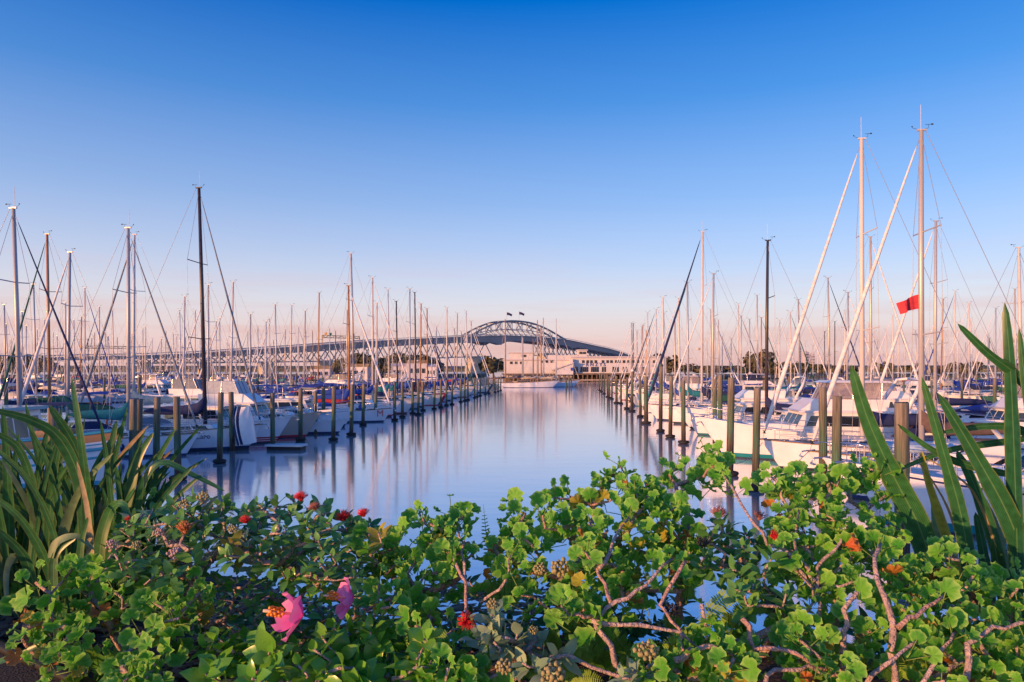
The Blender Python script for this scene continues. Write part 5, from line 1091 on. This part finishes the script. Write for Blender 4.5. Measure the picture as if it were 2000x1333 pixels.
def brush(root, px, py, D, r, mat, n=110, up=(0, -.3, 1), spread=1.25):
    p = P(px, py, D)-root.location; q = Vector(up).normalized(); x = q.orthogonal().normalized(); y = q.cross(x); mb = MB()
    for _ in range(n):
        a = rnd(0, 2*pi); t = spread*sqrt(random.random()); d = (q*cos(t)+(x*cos(a)+y*sin(a))*sin(t)); e = p+d*r*rnd(.8, 1.1); b = p+Vector((rnd(-1, 1), rnd(-1, 1), rnd(-1, 1)))*r*.25
        mb.tube([b, b.lerp(e, .6), e], [r*.03, r*.03, r*.022], 3)
    mb.ball(p, r*.3, 6, 4); put('flower', mb, root, mat)['kind'] = 'stuff'
REDF = M('stamen_red', (.62, .02, .035), .6); REDO = M('stamen_spent', (.55, .20, .09), .7); REDB = M('stamen_faded', (.36, .15, .14), .8); CAPS = M('seed_capsule', (.34, .31, .15), .8, var=.3, vscale=60); BUDS = M('bud_grey_pink', (.42, .30, .31), .8, var=.2, vscale=60); CAPD = M('seed_capsule_dark', (.03, .025, .03), .8)
for px, py, r in ((588, 975, .023), (670, 1014, .027), (710, 1006, .020), (480, 1019, .018)): brush(po1, px, py, dep(py)-.08, r, REDF)
brush(po1, 362, 1038, 1.86, .030, REDO, 90, (0, -.2, 1), .9); brush(po1, 615, 995, 1.95, .022, REDB); brush(po1, 250, 1015, 1.9, .012, REDF, 40)
brush(po2, 912, 1214, 1.62, .024, REDF, 130, (0, -.8, .5), 1.4); brush(po3, 1508, 1047, 1.88, .020, REDF, 90, (.5, -.5, .3)); brush(po3, 1403, 1008, 1.95, .028, REDB, 120); brush(po3, 1483, 1012, 1.98, .024, REDB, 60)
def seedhead(root, px, py, D, r, mat, n=34):
    p = P(px, py, D)-root.location; mb = MB()
    for k in range(n):
        z = 1-2*(k+.5)/n; a = k*2.4; rr = sqrt(1-z*z); mb.ball(p+Vector((rr*cos(a), rr*sin(a), z*.8))*r*rnd(.6, 1.1), r*rnd(.16, .28), 5, 4)
    put('seed_cluster', mb, root, mat)['kind'] = 'stuff'
for px, py, r in ((1055, 1112, .018), (1095, 1108, .024), (962, 1180, .015), (1042, 1230, .011), (1262, 1270, .023), (1080, 1315, .024), (985, 1302, .018)): seedhead(po2, px, py, dep(py)-.12, r, CAPS)
for px, py, r in ((1372, 1060, .016), (1440, 1120, .014), (1310, 1190, .017)): seedhead(po3, px, py, dep(py)-.06, r, CAPD)
for px, py, r, mt in ((218, 1063, .014, BUDS), (268, 1065, .012, CAPS), (310, 1040, .014, BUDS), (340, 1060, .014, BUDS), (342, 1080, .018, BUDS), (455, 1033, .013, CAPS), (360, 985, .014, CAPS), (398, 970, .016, CAPS)): seedhead(po1, px, py, dep(py)-.12, r, mt, 26)
# ------------------------------------------------------------------ ferns
def frond(root, pts, L0=.028, n=26, mat=FERNM, wd=.32):
    """pts world points along the rachis; leaflets either side"""
    mb = MB(); pts = [Vector(p)-root.location for p in pts]
    def at(u):
        k = min(len(pts)-2, int(u*(len(pts)-1))); f = u*(len(pts)-1)-k; return pts[k].lerp(pts[k+1], f), (pts[k+1]-pts[k]).normalized()
    mb.tube([at(k/12)[0] for k in range(13)], [.0022*(1-k/15) for k in range(13)], 4)
    view = (camo.location-root.location).normalized(); side0 = rnd(-.5, .5)
    for k in range(n):
        u = .12+.87*k/n; p, t = at(u); s = t.cross(view).normalized(); s = (s+view*side0).normalized(); ln = L0*(sin(pi*min(1, (u*.9+.12)))**.6)*rnd(.9, 1.1)
        for sg in (1, -1):
            d = (s*sg+t*.25).normalized(); w_ = t*ln*wd*.5; nrm = view*ln*.08
            mb.add([p-w_*.6, p+w_*.6, p+d*ln*.6+w_-nrm, p+d*ln-nrm*2, p+d*ln*.6-w_*.6-nrm], [(0, 1, 2, 3, 4)])
    o = put('frond', mb, root, mat); return o
def fern(label, lst, base_px, base_D=2.0, n=24, L0=.028):
    root = thing('fern', label, 'fern', ground_base(base_px, base_D))
    for pts in lst: frond(root, [P(*p) for p in pts], L0*rnd(.85, 1.15), n)
    return root
random.seed(303)
fern('tall fern with an upright browning frond against the water, left of centre', [[(975, 1180, 2.0), (962, 1120, 2.02), (950, 1050, 2.05), (944, 985, 2.06)], [(985, 1190, 2.0), (985, 1140, 2.0), (982, 1085, 2.02)], [(1000, 1190, 2), (1008, 1150, 2.0), (1008, 1110, 2.0)], [(960, 1200, 2), (965, 1160, 2), (955, 1120, 2)]], 985, 2.05, 24, .024)
def rf(x0, y0, ang, ln, D):
    a = radians(ang); return [(x0+ln*u*sin(a), y0-ln*u*cos(a)+ln*.45*u*u, D-.08*u) for u in (0, .25, .5, .75, 1)]
fern('bushy fern spilling below the crooked stems at the bottom centre', [rf(rnd(1060, 1330), rnd(1270, 1345), rnd(-70, 70), rnd(70, 140), rnd(1.7, 1.95)) for _ in range(26)], 1200, 1.85)
fern('fern with curled bright fronds in the gap right of centre', [[(1370, 1240, 1.8), (1385, 1200, 1.78), (1420, 1165, 1.76), (1462, 1160, 1.75)], [(1430, 1215, 1.8), (1450, 1190, 1.78), (1480, 1185, 1.77), (1500, 1190, 1.76)], [(1340, 1180, 1.9), (1345, 1140, 1.9), (1335, 1100, 1.9)], [(1500, 1290, 1.75), (1530, 1280, 1.72), (1565, 1290, 1.7), (1610, 1308, 1.68)]]+[rf(rnd(1330, 1500), rnd(1240, 1330), rnd(-60, 60), rnd(60, 110), 1.9) for _ in range(8)], 1420, 1.9)
fern('dark fern thicket between the thick stems at the lower right', [rf(rnd(1560, 1810), rnd(1270, 1345), rnd(-60, 60), rnd(70, 140), rnd(1.75, 2.05)) for _ in range(24)], 1690, 1.9)
fern('low fern fronds over the mulch near the bottom left corner', [rf(rnd(170, 340), rnd(1290, 1340), rnd(-80, 60), rnd(60, 110), rnd(1.7, 1.85)) for _ in range(8)]+[[(700, 1320, 1.6), (815, 1270, 1.6), (840, 1240, 1.6), (870, 1225, 1.6)]][0:0]+[[(805, 1320, 1.62), (812, 1280, 1.6), (840, 1250, 1.6), (875, 1232, 1.6)], rf(190, 1330, 20, 120, 1.7), rf(120, 1180, -10, 90, 2.1), rf(30, 1180, 5, 80, 2.15)], 250, 1.9)
# ------------------------------------------------------------------ flax
def blade(root, pts, w_, mat, twist=0.0, fold=.25, tipk=.55):
    W = [P(*p) if len(p) == 3 and p[1] > 100 else Vector(p) for p in pts]; n = 14; R = []; V = []
    def cr(u):
        k = min(len(W)-2, int(u*(len(W)-1))); f = u*(len(W)-1)-k; p0 = W[max(0, k-1)]; p1 = W[k]; p2 = W[k+1]; p3 = W[min(len(W)-1, k+2)]
        return .5*((2*p1)+(p2-p0)*f+(2*p0-5*p1+4*p2-p3)*f*f+(3*p1-p0-3*p2+p3)*f**3)
    v = []; f = []; e = []
    for k in range(n+1):
        u = k/n; p = cr(u); t = (cr(min(1, u+.02))-cr(max(0, u-.02))).normalized(); view = (camo.location-p).normalized()
        s = t.cross(view).normalized(); a = twist+.35*sin(2.5*u+twist*3); s = (s*cos(a)+view*sin(a)); nn = s.cross(t).normalized()
        wk = w_*.5*(min(1, .7+u*1.2))*((1-u)**.42 if u > .55 else (1-.55)**.42*0+(1-u)**.18)
        for j in (-1, 0, 1): q = p+s*wk*j+nn*(abs(j)*wk*fold); v.append(tuple(q-root.location)); e.append(abs(j))
    for k in range(n):
        for j in (0, 1): a = 3*k+j; f.append((a, a+1, a+4, a+3))
    lf = Leaf('blade', v, f, e); put('blade', lf.mesh(), root, mat)
random.seed(404)
fx = thing('flax_plant', 'broad-bladed green flax clump at the right edge', 'flax', ground_base(1930, 2.25))
for pts, wpx, mt, tw in [
 ([(1838, 1180, 2.1), (1800, 1040, 2.1), (1745, 930, 2.08), (1695, 820, 2.06), (1662, 712, 2.05)], 62, FLX, 0), ([(1905, 1190, 2.15), (1880, 1020, 2.12), (1842, 880, 2.1), (1800, 735, 2.1)], 42, FLX, .2),
 ([(2030, 1190, 2.1), (1975, 1020, 2.05), (1900, 880, 2.05), (1832, 768, 2.05)], 50, FLX, -.1), ([(1992, 1300, 2.1), (1986, 1050, 2.05), (1979, 840, 2.02), (1972, 700, 2.0), (1962, 590, 2.0)], 42, FLX, .3),
 ([(1890, 1180, 2.2), (1850, 1050, 2.2), (1815, 945, 2.2), (1799, 880, 2.2)], 28, PELY, .2), ([(1842, 1190, 2.25), (1832, 1080, 2.25), (1822, 960, 2.25)], 28, FLXP, .1),
 ([(1990, 1250, 2.2), (1945, 1060, 2.2), (1900, 940, 2.2), (1868, 880, 2.2)], 40, FLX, .5), ([(1975, 1200, 2.3), (1950, 1050, 2.3), (1905, 950, 2.3)], 38, FLXP, .5),
 ([(2080, 900, 2.1), (2000, 842, 2.1), (1930, 832, 2.1), (1835, 846, 2.1)], 30, FLX, .4), ([(2040, 850, 2.2), (1960, 862, 2.2), (1850, 880, 2.2), (1745, 922, 2.2)], 24, FLX, .6),
 ([(1990, 930, 2.15), (1880, 905, 2.15), (1815, 875, 2.15), (1752, 828, 2.15)], 24, FLX, .3), ([(2100, 860, 2.0), (2000, 745, 2.0), (1930, 690, 2.0), (1870, 632, 2.0)], 34, FLX, .5),
 ([(1940, 1230, 2.25), (1925, 1100, 2.25), (1905, 1000, 2.25)], 34, FLX, .2), ([(2010, 1300, 2.2), (1960, 1150, 2.2), (1940, 1050, 2.2)], 44, FLX, -.3), ([(1900, 1180, 2.1), (1890, 1147, 2.0), (1930, 1142, 2.0), (1975, 1160, 2.0)], 24, FLX, .6), ([(2060, 1000, 1.9), (2030, 900, 1.9), (2004, 760, 1.9), (1990, 640, 1.9)], 30, FLX, .5)]:
    blade(fx, pts, .82*wpx/F*pts[0][2], mt, tw)
for pts in ([(1900, 1150, 2.2), (1850, 990, 2.2), (1785, 890, 2.2)], [(1960, 1120, 2.2), (1900, 960, 2.2), (1790, 885, 2.2)]): blade(fx, pts, .010, FLXD, .2)
fl = thing('flax_plant', 'dark green flax clump at the left edge', 'flax', ground_base(150, 2.35))
for pts, wpx, mt, tw in [
 ([(60, 1150, 2.2), (70, 1000, 2.2), (40, 880, 2.15), (-30, 838, 2.1)], 34, FLX, .5), ([(170, 1150, 2.2), (160, 960, 2.15), (120, 860, 2.1), (60, 820, 2.05), (-20, 800, 2.0)], 42, FLX, .5),
 ([(175, 1180, 2.2), (172, 1000, 2.15), (160, 870, 2.1), (140, 735, 2.1)], 30, FLX, .1), ([(185, 1160, 2.2), (175, 1000, 2.2), (150, 880, 2.15), (95, 790, 2.1)], 46, FLX, .2),
 ([(215, 1160, 2.2), (212, 1000, 2.2), (215, 900, 2.2), (228, 820, 2.2)], 34, FLX, .2), ([(240, 1160, 2.2), (250, 1000, 2.2), (270, 900, 2.2), (300, 845, 2.2)], 34, FLX, .3),
 ([(240, 1150, 2.2), (270, 980, 2.2), (310, 905, 2.2), (380, 930, 2.2), (440, 960, 2.2)], 26, FLX, .5), ([(200, 1170, 2.1), (195, 1080, 2.1), (215, 1000, 2.1), (240, 985, 2.05), (255, 1030, 2.0)], 36, FLX, .2),
 ([(70, 1170, 2.1), (50, 1090, 2.05), (-10, 1030, 2.0)], 34, FLX, .4), ([(30, 1100, 2.1), (25, 1085, 2.05), (12, 1120, 2.0), (14, 1190, 1.95)], 24, FLXP, .3), ([(115, 1250, 2.0), (105, 1130, 2.0), (112, 1080, 2.0), (150, 1050, 2.0)], 30, FLX, .3),
 ([(180, 1190, 2.0), (178, 1100, 2.0), (172, 1000, 2.05), (150, 900, 2.1)], 24, FLXD, .2), ([(100, 1090, 2.0), (112, 1060, 2.0), (150, 1048, 2.0), (185, 1075, 2.0)], 26, FLXP, .4), ([(155, 1110, 2.0), (160, 1060, 2.0), (172, 1010, 2.0)], 22, FLX, .2), ([(180, 1310, 1.95), (170, 1250, 1.9), (165, 1200, 1.95)], 24, FLX, .1), ([(-20, 1300, 1.75), (40, 1278, 1.72), (88, 1252, 1.72)], 24, FLX, .7)]:
    blade(fl, pts, .72*wpx/F*pts[0][2], mt, tw)
for i in range(150):
    x0 = rnd(-40, 320); D = rnd(2.2, 2.6); y0 = 1190+rnd(-30, 20); ang = rnd(-17, 17)+(x0-150)*.05; ln = rnd(230, 410)*(.62 if x0 > 250 else 1); a = radians(ang); dr = rnd(.0, .6)*(1 if ang > 0 else -1)*(.4 if x0 > 250 else 1)
    pts = [(x0+ln*u*sin(a)+dr*ln*.5*u**3, y0-ln*u*cos(a)+abs(dr)*ln*.28*u**3, D-.12*u) for u in (0, .25, .5, .75, 1)]
    blade(fl, pts, rnd(10, 24)/F*D, FLXD if random.random() < .05 and abs(ang) < 8 else (FLXP if random.random() < .08 else FLX), rnd(-.8, .8))
# ------------------------------------------------------------------ low undergrowth and litter
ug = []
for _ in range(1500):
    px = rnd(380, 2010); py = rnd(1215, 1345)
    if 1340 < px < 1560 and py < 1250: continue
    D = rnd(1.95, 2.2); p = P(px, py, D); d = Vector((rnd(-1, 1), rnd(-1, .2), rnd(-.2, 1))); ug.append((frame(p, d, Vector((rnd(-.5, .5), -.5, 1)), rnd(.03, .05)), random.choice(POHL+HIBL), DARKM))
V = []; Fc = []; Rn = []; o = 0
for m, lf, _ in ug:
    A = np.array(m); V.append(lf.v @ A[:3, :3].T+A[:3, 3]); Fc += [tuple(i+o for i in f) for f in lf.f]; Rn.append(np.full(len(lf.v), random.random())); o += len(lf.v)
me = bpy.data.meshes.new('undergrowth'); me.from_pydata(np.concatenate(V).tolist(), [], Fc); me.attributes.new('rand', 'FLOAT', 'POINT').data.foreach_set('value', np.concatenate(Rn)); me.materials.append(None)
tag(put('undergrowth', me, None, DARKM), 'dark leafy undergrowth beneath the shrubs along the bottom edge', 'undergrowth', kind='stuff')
CH = [M('bark_chip', (.16, .09, .07), .9, objvar=.3), M('leaf_litter', (.26, .17, .13), .9)]
mb = MB()
for _ in range(2600):
    x = rnd(-2.6, .2); y = rnd(1.55, 2.6); z = bedz(x, y)+.008; a = rnd(0, pi); l = rnd(.012, .05); w_ = rnd(.004, .012); t = rnd(-.3, .3)
    if (x+1.62)*(-.75)-(y-2.05)*1.22 > .02*0 and y < 2.05-(x+1.62)*.615: continue
    c, s = cos(a), sin(a); mb.add([(x-c*l-s*w_, y-s*l+c*w_, z-l*t), (x-c*l+s*w_, y-s*l-c*w_, z-l*t), (x+c*l+s*w_, y+s*l-c*w_, z+l*t), (x+c*l-s*w_, y+s*l+c*w_, z+l*t), (x, y, z+.006)], [(0, 1, 4), (1, 2, 4), (2, 3, 4), (3, 0, 4)], random.randint(0, 1))
tag(put('bark_litter', mb, None, CH), 'loose bark chips and dead leaves on the bed at the lower left', 'mulch', kind='stuff')
# ------------------------------------------------------------------ tell look-alikes apart by how near they lie
same = {}
for o in SC.objects:
    if o.parent is None and o.get('label') and o.get('category') in ('sailing boat', 'motor boat', 'pile', 'tree'): same.setdefault(o['label'], []).append(o)
for lab, os_ in same.items():
    if len(os_) < 2: continue
    os_.sort(key=lambda o: (o.location-camo.location).length)
    for k, o in enumerate(os_): o['label'] = f'{lab}, ' + ('nearest' if k == 0 else f'{ORD[k]} nearest')
